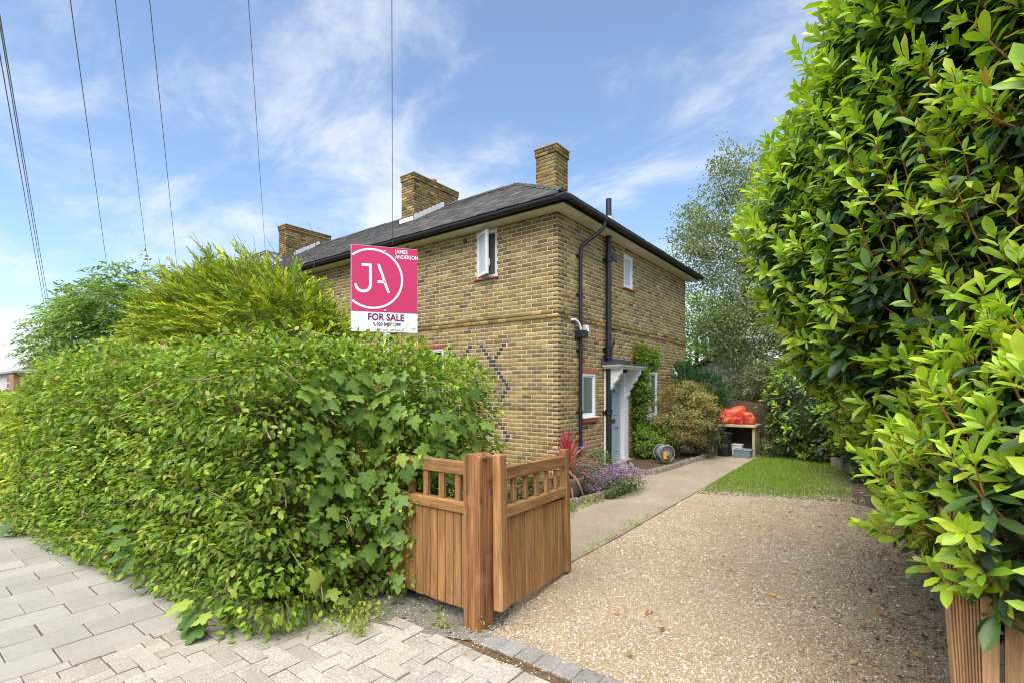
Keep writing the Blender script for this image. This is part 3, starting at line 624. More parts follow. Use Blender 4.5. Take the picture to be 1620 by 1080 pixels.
# open casement hinged on its far edge
hx, hy = CX-b+.03, CY+.01; an = rad(26); sw = b-a-.06; ex = np.array((math.cos(an), -math.sin(an), 0)); ny = np.array((-math.sin(an), -math.cos(an), 0)); Rm = np.stack([ex, ny, (0,0,1.)], -1)
q = MB(); z0, z1 = c+.055, d-.03
def rb(q, a0, a1, n0, n1, zz0, zz1, bev=.004):
    q.box((a0,n0,zz0),(a1,n1,zz1), bev, None, Rm, np.array((hx, hy, 0))+ex*(a0+a1)/2+ny*(n0+n1)/2+np.array((0,0,(zz0+zz1)/2)))
t = .06
rb(q, 0, t, -.025, .025, z0, z1); rb(q, sw-t, sw, -.025, .025, z0, z1); rb(q, t, sw-t, -.024, .024, z0, z0+t); rb(q, t, sw-t, -.024, .024, z1-t, z1); cas = q.build('casement', M['white'], w5)
q = MB(); rb(q, t-.004, sw-t+.004, -.005, .005, z0+t-.004, z1-t+.004, 0); q.build('pane', M['frost'], w5)
q = MB(); rb(q, sw-.045, sw-.02, -.06, -.025, z0+.16, z0+.30); rb(q, sw-.04, sw-.022, -.075, -.03, z0+.20, z0+.22); q.build('window_handle', M['white'], w5)
# ---- door
dr = MB(); lbox(dr, 'S', (1.94, -.10, .08), (2.67, -.06, 2.0)); door = dr.build('door', M['bluedoor'], house)
q = MB()
for a, b, c, d in ((1.94,2.04,.08,2.0),(2.57,2.67,.08,2.0),(2.265,2.345,.28,.80),(2.265,2.345,1.04,1.55),(2.04,2.57,.08,.28),(2.04,2.57,.80,1.04),(2.04,2.57,1.55,1.66),(2.04,2.57,1.88,2.0)): lbox(q, 'S', (a, -.062, c), (b, -.042, d), .006)
for z in (.80, 1.04, .28, 1.55):
    for a, b in ((2.05,2.255),(2.355,2.56)): lbox(q, 'S', (a, -.06, z-.014 if z in (.80,1.55) else z), (b, -.030, z if z in (.80,1.55) else z+.022), .005)
q.build('door_panelling', M['bluedoor'], door)
q = MB(); lbox(q, 'S', (2.215, -.045, .885), (2.395, -.030, .965), .004); lbox(q, 'S', (2.235, -.035, .905), (2.375, -.024, .945), .004); q.build('letterbox', M['brass'], door)
q = MB(); q.lathe([(.018,0),(.018,.02),(.008,.03)], (0,0,0), 10); q.v = [lw('S', 2.305+x, -.042+z, 1.60+y) for x, y, z in q.v]; q.tube([lw('S', 2.305-.03, -.02, 1.60), lw('S', 2.305-.028, -.018, 1.56), lw('S', 2.305, -.016, 1.535), lw('S', 2.305+.028, -.018, 1.56), lw('S', 2.305+.03, -.02, 1.60)], .007, 6); q.build('knocker', M['black'], door, smooth=True)
q = MB(); lbox(q, 'S', (2.673, -.11, .06), (2.90, .045, 1.985), .008); lbox(q, 'S', (1.80, -.11, .06), (1.937, .045, 1.985), .008); lbox(q, 'S', (1.938, -.10, 2.002), (2.672, .02, 2.05)); q.build('door_frame', M['white'], house)
q = MB(); lbox(q, 'S', (1.75, -.10, .0), (2.95, .16, .075), .01); q.build('door_step', M['slab'], house)
cn = MB(); lbox(cn, 'S', (1.68, 0, 2.055), (3.06, .42, 2.10), .006); lbox(cn, 'S', (1.72, 0, 2.02), (3.02, .36, 2.056), .004); can = cn.build('door_canopy', M['white'], house)
q = MB(); q.prism([lw('S', 1.655, 0, 2.16), lw('S', 1.655, .45, 2.112), lw('S', 1.655, .45, 2.101), lw('S', 1.655, 0, 2.101)], (0, 1.43, 0)); lbox(q, 'S', (1.655, -.004, 2.16), (3.085, .02, 2.24)); q.build('lead_roof', M['darklead'], can)
prof = [(0,1.42),(.06,1.42),(.10,1.46),(.115,1.52),(.10,1.56),(.15,1.60),(.185,1.66),(.18,1.71),(.23,1.735),(.28,1.79),(.30,1.87),(.34,1.90),(.36,1.95),(.36,2.019),(0,2.019)]
for uu in (1.81, 2.75):
    q = MB(); q.prism([lw('S', uu, n, z) for n, z in prof], (0, .10, 0)); q.build('canopy_bracket', M['white'], can)
q = MB(); q.lathe([(.05,1.95),(.06,1.97),(.06,2.018)], lw('S', 2.42, .16, 0), 14); q.build('porch_lamp', M['black'], can, smooth=True)
# ---- chimneys
def chimney(parent, x0, x1, y0, y1, z0, z1, pot=None, cap=2):
    """brick stack: mortar core, brick facing on all four sides, projecting cap courses"""
    mb = MB(); mb.box((x0+.008,y0+.008,z0),(x1-.008,y1-.008,z1)); ch = mb.build('chimney', M['mortar_dark'], parent); P, X, T = [], [], []
    nrow = int((z1-z0)/.075)
    for k in range(nrow):
        zc = z1-(k+.5)*.075; pr = .022 if k in (0, 1) else 0
        for ua, na, a0, L, pl in ((np.array((1.,0,0)), np.array((0,-1.,0)), x0, x1-x0, y0), (np.array((0,1.,0)), np.array((1.,0,0)), y0, y1-y0, x1), (np.array((1.,0,0)), np.array((0,1.,0)), x0, x1-x0, y1), (np.array((0,1.,0)), np.array((-1.,0,0)), y0, y1-y0, x0)):
            q = -(k % 2)*.1125-pr; end = L+pr
            while q < end-.02:
                a, b = max(q, -pr), min(q+.215, end)
                if b-a > .03:
                    m_ = (a+b)/2+a0; c = np.array((m_, 0, zc)) if ua[0] else np.array((0, m_, zc)); c = c+(np.array((0, pl, 0)) if ua[0] else np.array((pl, 0, 0)))+na*(pr+rng.normal(0, .002))
                    P.append(c); X.append(np.stack([ua*(b-a), na*(.03+pr), np.array((0,0,.064))], -1)); T.append(1)
                q += .225
    tn = tonemix(len(P), BP, [16,22,20,16,4,4,8,14], .15)*.85
    new_obj('brickwork', scatter_mesh('brickwork', T_BRICK, np.array(P), np.array(X), tn, M['brick'], ORG[ch.name]), ch, kind='stuff')
    q = MB(); q.box((x0-.04,y0-.04,z1),(x1+.04,y1+.04,z1+.045), .012); q.build('coping', M['mortar_dark'], ch)
    if pot:
        q = MB(); q.lathe([(.12,z1+.04),(.10,z1+.07),(.095,z1+.15),(.115,z1+.16),(.115,z1+.20),(.08,z1+.20),(.075,z1+.10)], (pot[0], pot[1], 0), 16); q.build('chimney_pot', M['terra'], ch, smooth=True)
    return ch
def step_flash(ch, x, y0, y1):
    """stepped flashing up the +x face where it meets the roof plane"""
    n = 7
    for i in range(n):
        a, b = y0+(y1-y0)*i/n, y0+(y1-y0)*(i+1)/n; za = EZ+PIT*(a-(CY-OV)); zb = EZ+PIT*(b-(CY-OV)); q = MB()
        q.prism([(x+.028,a,za-.02),(x+.028,b+.02,zb-.02),(x+.028,b-.02,zb+.17),(x+.028,a,zb+.10)], (.006, 0, 0)); q.build('flashing', M['leadpale'], ch)
    za = EZ+PIT*(y0-(CY-OV)); q = MB(); q.box((x-.56,y0-.045,za-.1),(x+.03,y0-.030,za+.13)); q.quad((x-.58,y0-.03,za+.02),(x+.05,y0-.03,za+.02),(x+.05,y0-.20,za-.065),(x-.58,y0-.20,za-.065)); q.build('flashing', M['leadpale'], ch)
c1 = chimney(house, -5.92, -5.42, 8.72, 9.20, 5.2, 6.66)
c2 = chimney(house, -11.22, -10.70, 9.55, 11.38, 6.0, 7.74, pot=(-10.95, 10.55)); step_flash(c2, -10.70, 9.55, 10.75)
q = MB(); q.tube([(-4.9,8.3,5.2),(-4.9,8.3,5.62)], .03, 8); q.lathe([(.05,5.58),(.06,5.62),(.04,5.66)], (-4.9,8.3,0), 10)
# ---- neighbouring wing with its own hipped roof
nb = thing('neighbouring_house', 'next house of the terrace, pale slated hip roof and chimney behind the golden conifer', 'house', (-18.5, 9, 0))
WX, WA = -18.5, np.array((-18.5, 9.23, 6.70)); WE = 4.86; hw = 3.15; WF = WA[1]-hw
mb = MB(); mb.box((WX-hw+.35,WF+.35,-.05),(WX+hw-.35,YE,4.72)); mb.build('wall', M['farbrick'], nb)
WB_ = np.array((-18.5, 14.3, 6.70))
mb = MB(); mb.add([(WX-hw,WF,WE),(WX+hw,WF,WE),WA,(WX+hw,14.3,WE),WB_,(WX-hw,14.3,WE)], [(0,1,2),(1,3,4,2),(5,0,2,4)]); nroof = mb.build('roof', M['underlay'], nb)
upW = nrm(np.array((-hw,0,6.70-WE))); nW = nrm(np.array((6.70-WE,0,hw))); SW_ = math.hypot(hw,6.70-WE)
PW, XW = tiles(np.array((WX+hw, WF, WE+.02)), np.array((0,1.,0)), upW, nW, lambda s: (s/SW_*hw, 7.6), SW_, exp=.2, wd=.3, tl=.3)
upG = nrm(np.array((0,hw,6.70-WE))); nG = nrm(np.array((0,-(6.70-WE),hw)))
PG, XG = tiles(np.array((WX+hw, WF, WE+.02)), np.array((-1.,0,0)), upG, nG, lambda s: (s/SW_*hw, 2*hw-s/SW_*hw), SW_, exp=.2, wd=.3, tl=.3)
PW = np.vstack([PW, PG]); XW = np.concatenate([XW, XG])
new_obj('tiling', scatter_mesh('tiling', T_TILE, PW, XW, tonemix(len(PW), [(.26,.265,.27),(.20,.2,.2),(.32,.32,.32)], [3,2,1], .15), M['slate'], ORG[nb.name]), nroof, kind='stuff')  # slates' light grey also carries the sky's reflection, put into the tone
for aa, bb in ((np.array((WX+hw,WF,WE+.03)), WA), (WA, WB_)):
    L = np.linalg.norm(bb-aa); n = int(L/.42); x = nrm(bb-aa); y = nrm(np.cross((0,0,1.), x)); z = np.cross(x, y)
    for i in range(n): piece('ridge_tile', rme, nroof, aa+(bb-aa)*(i/n)+z*.07, np.stack([x*(L/n-.012), y, z], -1))
c3 = chimney(nb, -18.18, -17.65, 9.55, 11.38, 5.9, 7.66); step_flash(c3, -17.65, 9.9, 10.9)
# lead valley between the two roofs
va, vb = np.array((-18.5, 10.09, 6.70)), np.array((-15.35, CY-OV, EZ)); q = MB(); sd = np.array((.11, .11, 0)); q.add([va-sd+(0,0,.05), va+sd+(0,0,.05), vb+sd+(0,0,.05), vb-sd+(0,0,.05)], [(0,1,2,3)]); q.build('valley_lead', M['leadpale'], nb)
# ================================================================== GATE
def gbox(name, parent, lo, hi, bev, m, R=None, c=None): return MB().box(lo, hi, bev, None, R, c).build(name, m, parent)
gp_ = thing('gate_post', 'chunky brown weathered timber gate post between fence panel and open gate', 'post', (-2.18, 2.52, 0))
def post_mesh(w, hgt, ch):
    h = w/2; mb = MB(); n = 7
    prof = [(-h,-.2),(h,-.2),(h,hgt-.02),(h-.03,hgt),(-h+ch,hgt),(-h,hgt-ch)]
    mb.prism([(x, -h, z) for x, z in prof], (0, w, 0)); return mb
mb = post_mesh(.146, 1.17, .035); mb.v = [(x-2.18, y+2.52, z) for x, y, z in mb.v]
import bmesh
def bevel_obj(o, wd, seg=1):
    bm = bmesh.new(); bm.from_mesh(o.data); bmesh.ops.recalc_face_normals(bm, faces=bm.faces); bmesh.ops.bevel(bm, geom=bm.edges[:], offset=wd, segments=seg, affect='EDGES', profile=.5); bm.to_mesh(o.data); bm.free()
po = mb.build('shaft', M['wood_post'], gp_); bevel_obj(po, .005, 1)
# fixed panel beside the post, parallel with the street
fp = thing('fence_panel', 'fixed brown timber panel with boards and open top, half hidden by maple leaves', 'fence panel', (-2.8, 2.52, 0))
X0, X1 = -3.42, -2.256
gbox('rail', fp, (X0,2.495,1.01),(X1,2.555,1.10), .006, M['wood_h']); gbox('rail', fp, (X0,2.492,.745),(X1,2.558,.825), .008, M['wood_h']); gbox('rail', fp, (X0,2.545,.12),(X1,2.58,.20), .006, M['wood_h'])
gbox('stile', fp, (X0-.07,2.49,.09),(X0-.002,2.56,1.14), .006, M['wood_v'])
bw = .0775; nb_ = int((X1-X0)/bw)
gbox('groove_backing', fp, (X0,2.532,.10),(X1,2.541,.744), 0, M['wood_v'])  # sheet added behind the boards so their grooves turn dark
bme = MB().box((-.0355,-.012,-.33),(.0355,.006,.33), .003).data('board', M['wood_v'])
for i in range(nb_+1):
    x = X1-.0375-i*bw
    if x-.037 > X0: piece('board', bme, fp, (x, 2.525+rng.normal(0, .001), .415+rng.normal(0, .003)), np.diag((1,1,1.0)))
pme = MB().box((-.026,-.015,-.096),(.026,.015,.096), .004).data('baluster', M['wood_v'])
for i in range(7): piece('baluster', pme, fp, (X1-.09-.0-.16*i-.02, 2.525, .9175))
# gate leaf swung open along the drive, sagging at its free end
A0, A1 = np.array((-2.055, 2.56)), np.array((-2.235, 3.78)); ln = np.linalg.norm(A1-A0); sag = -.115/ln
gl = thing('open_gate', 'brown timber gate leaf swung open and sagging beside the gravel', 'gate', (A0[0], A0[1], 0))
gx = np.array((*((A1-A0)/ln), sag)); gx /= np.linalg.norm(gx); gyv = nrm(np.cross((0,0,1.), gx)); gzv = np.array((0,0,1.)); GR = np.stack([gx, gyv, gzv], -1)
def gb(name, a0, a1, t0, t1, z0, z1, bev, m):
    c = np.array((A0[0], A0[1], 0))+gx*(a0+a1)/2+gyv*(t0+t1)/2+gzv*(z0+z1)/2
    me = MB().box((-(a1-a0)/2,-(t1-t0)/2,-(z1-z0)/2),((a1-a0)/2,(t1-t0)/2,(z1-z0)/2), bev).data(name, m); return piece(name, me, gl, c, GR)
gb('stile', 0, .095, -.035, .035, .13, 1.165, .010, M['wood_v']); gb('stile', ln-.085, ln, -.035, .035, .125, 1.185, .010, M['wood_v'])
gb('rail', .096, ln-.086, -.025, .025, 1.015, 1.105, .006, M['wood_h']); gb('rail', .096, ln-.086, -.028, .028, .755, .835, .008, M['wood_h']); gb('rail', .096, ln-.086, .019, .04, .16, .26, .006, M['wood_h'])
n_ = 14; bwid = (ln-.181)/n_
for i in range(n_): a = .0965+i*bwid; gb('board', a+.003, a+bwid-.003, -.018+rng.normal(0, .0008), .000, .128, .754, .003, M['wood_v'])
gb('groove_backing', .097, ln-.087, .0012, .010, .135, .754, 0, M['wood_v'])  # added sheet stops light through the board gaps, darkening the grooves
for i in range(5): a = .096+(ln-.181)*(i+.75)/5.6; gb('baluster', a-.025, a+.025, -.014, .014, .836, 1.014, .004, M['wood_v'])
# right-hand post with reeded face, and the next fence board
rp = thing('reeded_post', 'pale timber post with reeded grooves under the laurel, at the right foreground', 'post', (.27, 2.55, 0))
tl = .05
mb = MB(); prof = [(.195,2.66),(.195,2.50)]
gx0 = .197; k = 9
for i in range(k):
    a = gx0+i*.0098; prof += [(a, 2.487), (a+.0052, 2.483), (a+.0066, 2.496), (a+.0094, 2.496)]
prof += [(gx0+k*.0098, 2.480), (.333, 2.480), (.338, 2.488), (.338, 2.66)]
mb.prism([(x, y, -.1) for x, y in prof], (0, 0, 1.25)); V = np.array(mb.v); V[:, 0] -= (V[:, 2]-.8)*(-.06)*np.clip((.34-V[:, 0])/.14, 0, 1)*-1; mb.v = [tuple(p) for p in V]; mb.build('shaft', M['wood_pale'], rp)
rp2 = thing('side_fence', 'plain brown timber fence boards right of the reeded post', 'fence panel', (.6, 2.55, 0))
for i in range(6):
    x = .352+i*.152; me = MB().box((-.074,-.014,-.55),(.074,.014,.55), .008).data('board', M['wood_pale']); piece('board', me, rp2, (x+.074, 2.50+rng.normal(0, .002), .60))
for z in (.3, .95): gbox('rail', rp2, (.345,2.516,z),(1.28,2.56,z+.08), .004, M['wood_pale'])

# ================================================================== SALE BOARD
SB0, SB1 = np.array((-3.98, 2.78)), np.array((-3.62, 3.28)); sbx = np.array((*(SB1-SB0), 0)); SBW = np.linalg.norm(sbx); sbx /= SBW; sbn = np.array((sbx[1], -sbx[0], 0.)); SBZ0, SBH = 2.142, .81
sb = thing('sale_board', "pink and white estate agent's FOR SALE board rising above the hedge", 'sign', (*((SB0+SB1)/2), 0))
def sbp(a, z, n=0): return np.array((SB0[0], SB0[1], SBZ0))+sbx*a+np.array((0,0,z))+sbn*n
def sbbox(name, a0, a1, z0, z1, n0, n1, m, par=sb):
    return MB().box((-(a1-a0)/2,-(n1-n0)/2,-(z1-z0)/2),((a1-a0)/2,(n1-n0)/2,(z1-z0)/2), 0, None, np.stack([sbx, sbn, (0,0,1.)], -1), sbp((a0+a1)/2, (z0+z1)/2, (n0+n1)/2)).build(name, m, par)
panel = sbbox('panel', 0, SBW, 0, SBH, -.006, 0, M['signwhite'])
sbbox('pink_field', .004, SBW, .186, SBH-.002, .0004, .0012, M['pink'], panel)
sbbox('post', SBW/2-.01, SBW/2+.045, -2.14, SBH-.05, -.052, -.0062, M['white'])
# ring cut by the board edge and the JA monogram (unit board coordinates: a across, z up)
def flat(name, polys, m, n=.0022):
    mb = MB()
    for p in polys: mb.prism([sbp(a, z, .0013) for a, z in p], sbn*(n-.0013))
    return mb.build(name, m, panel)
cxr, czr, ro, ri = .192, .500, .288, .268; P = []
seg = 72
for k in range(seg):
    t0, t1 = 2*math.pi*k/seg, 2*math.pi*(k+1)/seg
    q = [(cxr+ro*math.cos(t0), czr+ro*math.sin(t0)), (cxr+ro*math.cos(t1), czr+ro*math.sin(t1)), (cxr+ri*math.cos(t1), czr+ri*math.sin(t1)), (cxr+ri*math.cos(t0), czr+ri*math.sin(t0))]
    if min(a for a, z in q) > .004: P.append(q)
flat('ring_emblem', P, M['signwhite'])
P = [[(.097,.639),(.190,.639),(.190,.613),(.097,.613)], [(.164,.613),(.190,.613),(.190,.443),(.164,.443)]]
cj, rj, rjo = (.110, .443), .054, .080
for k in range(14):
    t0, t1 = -math.pi*k/14, -math.pi*(k+1)/14; P.append([(cj[0]+rjo*math.cos(t0), cj[1]+rjo*math.sin(t0)), (cj[0]+rjo*math.cos(t1), cj[1]+rjo*math.sin(t1)), (cj[0]+rj*math.cos(t1), cj[1]+rj*math.sin(t1)), (cj[0]+rj*math.cos(t0), cj[1]+rj*math.sin(t0))])
flat('monogram_letter', P, M['signwhite'], .0024)
flat('monogram_letter', [[(.236,.642),(.262,.642),(.357,.373),(.331,.373)], [(.242,.460),(.3265,.460),(.3175,.486),(.242,.486)]], M['signwhite'], .0024)
def text(name, body, a, z, size, m, par, bold=0, al='LEFT', sx=1):
    cu = bpy.data.curves.new(name, 'FONT'); cu.body = body; cu.size = size; cu.extrude = .0004; cu.offset = bold; cu.align_x = al; cu.resolution_u = 3; cu.materials.append(m)
    tmp = bpy.data.objects.new(name, cu); COL.objects.link(tmp); dg = bpy.context.evaluated_depsgraph_get(); me = bpy.data.meshes.new_from_object(tmp.evaluated_get(dg)); bpy.data.objects.remove(tmp); me.name = name
    if not me.materials: me.materials.append(m)
    o = bpy.data.objects.new(name, me); COL.objects.link(o); o.parent = par; ORG[o.name] = ORG[par.name]
    Rm_ = np.eye(4); Rm_[:3, :3] = np.stack([sbx*sx, (0,0,1.), np.cross(sbx, (0,0,1.))], -1); Rm_[:3, 3] = sbp(a, z, .0022)-ORG[par.name]; o.matrix_basis = Matrix(Rm_.tolist()); return o
text('lettering', 'JAMES', .405, .756, .051, M['signwhite'], panel, .0010, sx=.86); text('lettering', 'ANDERSON', .405, .707, .051, M['signwhite'], panel, .0010, sx=.80)
text('lettering', 'FOR SALE', SBW/2+.012, .109, .088, M['signtext'], panel, .0022, 'CENTER', .90)
text('lettering', '020 8487 9099', SBW/2+.036, .0586, .043, M['signtext'], panel, .0010, 'CENTER', .86)
flat('phone_symbol', [[(.198,.084),(.210,.088),(.213,.077),(.207,.073)], [(.201,.076),(.207,.079),(.220,.063),(.214,.058)], [(.216,.067),(.228,.062),(.226,.052),(.214,.056)]], M['signtext'])
flat('small_print', [[(.16+dx,.014),(.16+dx+w_,.014),(.16+dx+w_,.014+h_*.8),(.16+dx,.014+h_*.8)] for dx, w_, h_ in ((0,.012,.014),(.06,.05,.013),(.075,.03,.026),(.13,.04,.012),(.20,.035,.014),(.25,.045,.012),(.30,.02,.01))], M['signgrey'])
flat('corner_mark', [[(.555,.040),(.595,.044),(.595,.040),(.555,.036)], [(.56,.027),(.59,.031),(.59,.027),(.56,.023)], [(.596,.053),(.603,.059),(.605,.051),(.598,.045)]], M['signgrey'])
for z in (SBH-.045, .20):
    q = MB(); q.lathe([(.011,0),(.011,.004),(.007,.008)], (0,0,0), 12); q.v = [tuple(sbp(.312+x, z+y, .0012+zz)) for x, y, zz in q.v]; q.build('bolt', M['galv'], panel, smooth=True)

# ================================================================== WIRES AND POLE
PT = np.array((1.0, -1.0, 8.1))
tp = thing('telegraph_pole', 'timber telegraph pole behind the viewpoint carrying the phone wires', 'pole', (1.15, -1.15, 0))
MB().tube([(1.15,-1.15,-.3),(1.14,-1.14,4),(1.13,-1.13,8.5)], [.15,.13,.11], 12).build('shaft', M['poletimber'], tp, smooth=True)
MB().box((.85,-1.18,8.02),(1.35,-1.02,8.14), .01).build('cross_arm', M['poletimber'], tp)
def rayp(u, v, d): x = (u-810)/780; return CP+d*(CF+x*CR+np.array((0,0,(615-v)/780)))
WL = [((8,0),(88,580),44,'leftmost of the close trio of thin wires at the far left'), ((13,0),(91,580),42,'middle wire of the close trio at the far left'), ((18,0),(94,575),43,'right-hand wire of the close trio at the far left'), ((100,0),(184,525),40,'faint wire standing alone, fourth from the left edge'),
      ((187,0),(241,475),18.5,'wire descending to the golden conifer, left of a similar pair'), ((235,0),(286,480),18.5,'wire descending to the golden conifer, right of a similar pair'), ((388,0),(420,404),18.3,'wire running down to the pale slated hip roof'), ((613,0),(621,388),9.7,'wire running down to the gutter above the sale board')]
for i, (a, b, d, lb) in enumerate(WL):
    end = rayp(*b, d); st = PT+np.array((.05*(i-4), .03*(i % 2), .03*(i % 3))); ts = np.linspace(0, 1, 26); sg = .012*np.linalg.norm(end-st)
    pts = [st+(end-st)*t-np.array((0,0,4*sg*t*(1-t)*.25)) for t in ts]; L = np.linalg.norm(end-st)
    o = MB().tube(pts, .0048 if i == 7 else .0036+.00008*L, 5).build('phone_wire', M['wire'], None, None, None, True); tag(o, lb, 'wire', 'phone wires')

# ================================================================== FAR HOUSE AT THE LEFT
fh = thing('far_house', 'small far house with grey roof and white windows beyond the hedge, left edge', 'house', (-53, 8, 0))
MB().box((-64,7.5,-.05),(-53.2,14,2.85)).build('wall', M['render'], fh); MB().box((-55.0,7.2,-.05),(-53.15,7.55,2.86)).build('pier', M['farbrick'], fh)
MB().box((-51.6,8.7,-.05),(-46,14,4.15)).build('wall', M['farbrick'], fh)
def hiproof(x0, x1, y0, y1, ze, zr, m, th=.14):
    w_ = (y1-y0)/2; mb = MB(); ap = (x1-w_, y0+w_, zr); al = (x0+w_, y0+w_, zr)
    mb.add([(x0,y0,ze),(x1,y0,ze),(x1,y1,ze),(x0,y1,ze),ap,al,(x0,y0,ze-th),(x1,y0,ze-th),(x1,y1,ze-th),(x0,y1,ze-th)], [(0,1,4,5),(1,2,4),(2,3,5,4),(3,0,5),(6,7,1,0),(7,8,2,1),(8,9,3,2),(9,6,0,3),(9,8,7,6)]); return mb.build('roof', m, fh)
hiproof(-64.4,-52.8,7.1,14.4,3.0,4.9,M['shed']); hiproof(-52.0,-45.6,8.3,14.4,4.3,6.0,M['shed'])
for x0, x1, z0, z1, y in ((-57.6,-55.6,1.2,2.6,7.46),(-51.0,-49.6,2.6,3.9,8.66),(-48.8,-47.4,2.6,3.9,8.66)):
    ww = MB().box((x0,y-.04,z0),(x1,y+.02,z1)).build('window', M['white'], fh)
    for i in range(2):
        for j in range(3):
            dx, dz_ = (x1-x0)/2, (z1-z0)/3; MB().box((x0+dx*(i+.1),y-.055,z0+dz_*(j+.1)),(x0+dx*(i+.9),y-.045,z0+dz_*(j+.9))).build('pane', M['greyplastic'], ww)
# ================================================================== BOUNDARY HEDGE
def rv(n): return nrm(rng.normal(0, 1, (n, 3)))
UP = np.array((0, 0, 1.))
hedge = thing('beech_hedge', 'long clipped bright green beech hedge bulging over the pavement', 'hedge', (-8, 2.2, 0))
def sd_hedge(P):
    P = P.copy(); dx = np.clip(-3.8-P[:, 0], 0, 20); P[:, 1] += .095*dx; P[:, 2] += np.clip((-6.6-P[:, 0])*.22, 0, .52)
    d = np.minimum(sd_box(P, (-11.1,2.25,.93), (8.02,.80,1.00), .20), sd_box(P, (-3.59,3.0,.90), (.86,.62,1.0), .32))
    return d+.06*lump(P, 1.9)+.03*lump(P, 5.5)+.040*np.sin(P[:, 2]*21+4*lump(P, 2.2))
def leafset(P, Nn, out, down, tang, nup, nout, nr): 
    n = len(P); A = nrm(Nn*out-UP*down+rv(n)*tang); Nl = nrm(UP*nup+Nn*nout+rv(n)*nr); return A, Nl
def beech(n, lo, hi, L0, need, cols, wts, jit=.16):
    P, Nn = shell(sd_hedge, lo, hi, n, -.26, .035, need); A, Nl = leafset(P, Nn, .80, .22, .65, 1.0, .30, .42); L = rng.normal(L0, L0*.18, n).clip(L0*.5); return P, A, Nl, L, tonemix(n, cols, wts, jit)
fr = lambda P: (P[:, 1] < 3.0) | (P[:, 2] > 1.6) | (P[:, 0] > -4.4)
GC = [(.30,.41,.045),(.215,.335,.036),(.145,.25,.032),(.40,.47,.06),(.09,.165,.026)]
sets = [beech(56000, (-7.6,.8,0), (-2.2,3.9,2.35), .053, fr, GC, [4,5,4,1.6,1.5]), beech(22000, (-12.5,.3,0), (-7.4,3.3,2.35), .064, fr, [(.33,.42,.05),(.23,.34,.035),(.13,.22,.03),(.42,.47,.07)], [4,4,2,2]), beech(11000, (-19.3,-.4,0), (-12.3,3.3,2.35), .11, fr, [(.34,.43,.055),(.24,.35,.04),(.14,.23,.03),(.44,.48,.08)], [4,4,2,2])]
P, A, Nl, L, T = [np.concatenate(x) for x in zip(*sets)]
# loose shoots waving off the top and the face
P2, N2 = shell(sd_hedge, (-9,.7,.2), (-2.3,3.6,2.4), 380, -.02, .02, lambda P: (P[:, 1] < 2.9) | (P[:, 2] > 1.7))
sh = []; stems = MB()
for p, n in zip(P2, N2):
    up = n[2] > .5; d = nrm(n*(.5 if up else .8)+UP*(.5 if up else -.35)+rng.normal(0, .45, 3)); ln_ = rng.uniform(.08, .22); k = int(ln_/.028); stems.tube([p-d*.05, p+d*ln_*.5, p+d*ln_], [.0025, .002, .001], 3)
    for j in range(k): sh.append((p+d*ln_*(j+1)/k, nrm(d*.6+rng.normal(0, .6, 3)-UP*.15), nrm(UP+n*.4+rng.normal(0, .35, 3))))
sp2, sa2, sn2 = (np.array(x) for x in zip(*sh)); ns = len(sp2)
P = np.vstack([P, sp2]); A = np.vstack([A, sa2]); Nl = np.vstack([Nl, sn2]); L = np.concatenate([L, rng.normal(.046, .007, ns)]); T = np.vstack([T, tonemix(ns, [(.34,.44,.06),(.24,.36,.045),(.42,.42,.12)], [4,4,1], .14)])
T = T*(1+.24*np.clip(lump(P, 6.5), -1.2, 1.2))[:, None]
dry = rng.random(len(T)) < .006; T[dry] = tonemix(int(dry.sum()), [(.42,.30,.14),(.32,.19,.08),(.50,.42,.25)], [2,2,1], .15)
visn = (sd_hedge(P) > -.06) & (P[:, 1] < 2.6)
leaves(hedge, T_BEECH, P, A, Nl, L, L*.66, T, M['leaf'], 300, vis=visn, pal=8, fine=T_BEECH_FINE)
stems.build('shoot', M['twig'], hedge, kind='stuff')
Pt, Nt = shell(sd_hedge, (-7,.8,.3), (-2.9,2.4,1.95), 90, -.02, .02, lambda P: P[:, 1] < 2.2); tw = MB()
for p, n in zip(Pt, Nt):
    d = nrm(n*.5-UP*.5+rng.normal(0, .45, 3)); q = p+d*rng.uniform(.08, .22); tw.tube([p-n*.06, (p+q)/2+rng.normal(0, .012, 3), q], [.0045, .0035, .002], 4); e = nrm(d+rng.normal(0, .6, 3)); tw.tube([(p+q)/2, (p+q)/2+e*.07], [.003, .0015], 3)
tw.build('bare_twig', M['paletwig'], hedge, kind='stuff')
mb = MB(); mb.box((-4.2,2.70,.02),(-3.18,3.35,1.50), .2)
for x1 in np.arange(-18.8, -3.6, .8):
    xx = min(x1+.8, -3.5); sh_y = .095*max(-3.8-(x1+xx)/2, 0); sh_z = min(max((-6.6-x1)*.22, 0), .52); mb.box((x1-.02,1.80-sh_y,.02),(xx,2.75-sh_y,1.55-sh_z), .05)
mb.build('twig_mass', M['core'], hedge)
# maple growing through the hedge's end
maple = thing('maple_sapling', 'broad lobed maple leaves growing through the hedge end beside the gate', 'shrub', (-3.0, 2.2, 0))
def pxneed(boxes):
    def f(P):
        u, v, d = proj(P); k = np.zeros(len(P), bool)
        for a, b, c, e in boxes: k |= (u > a) & (u < b) & (v > c) & (v < e)
        return k & (d > 0)
    return f
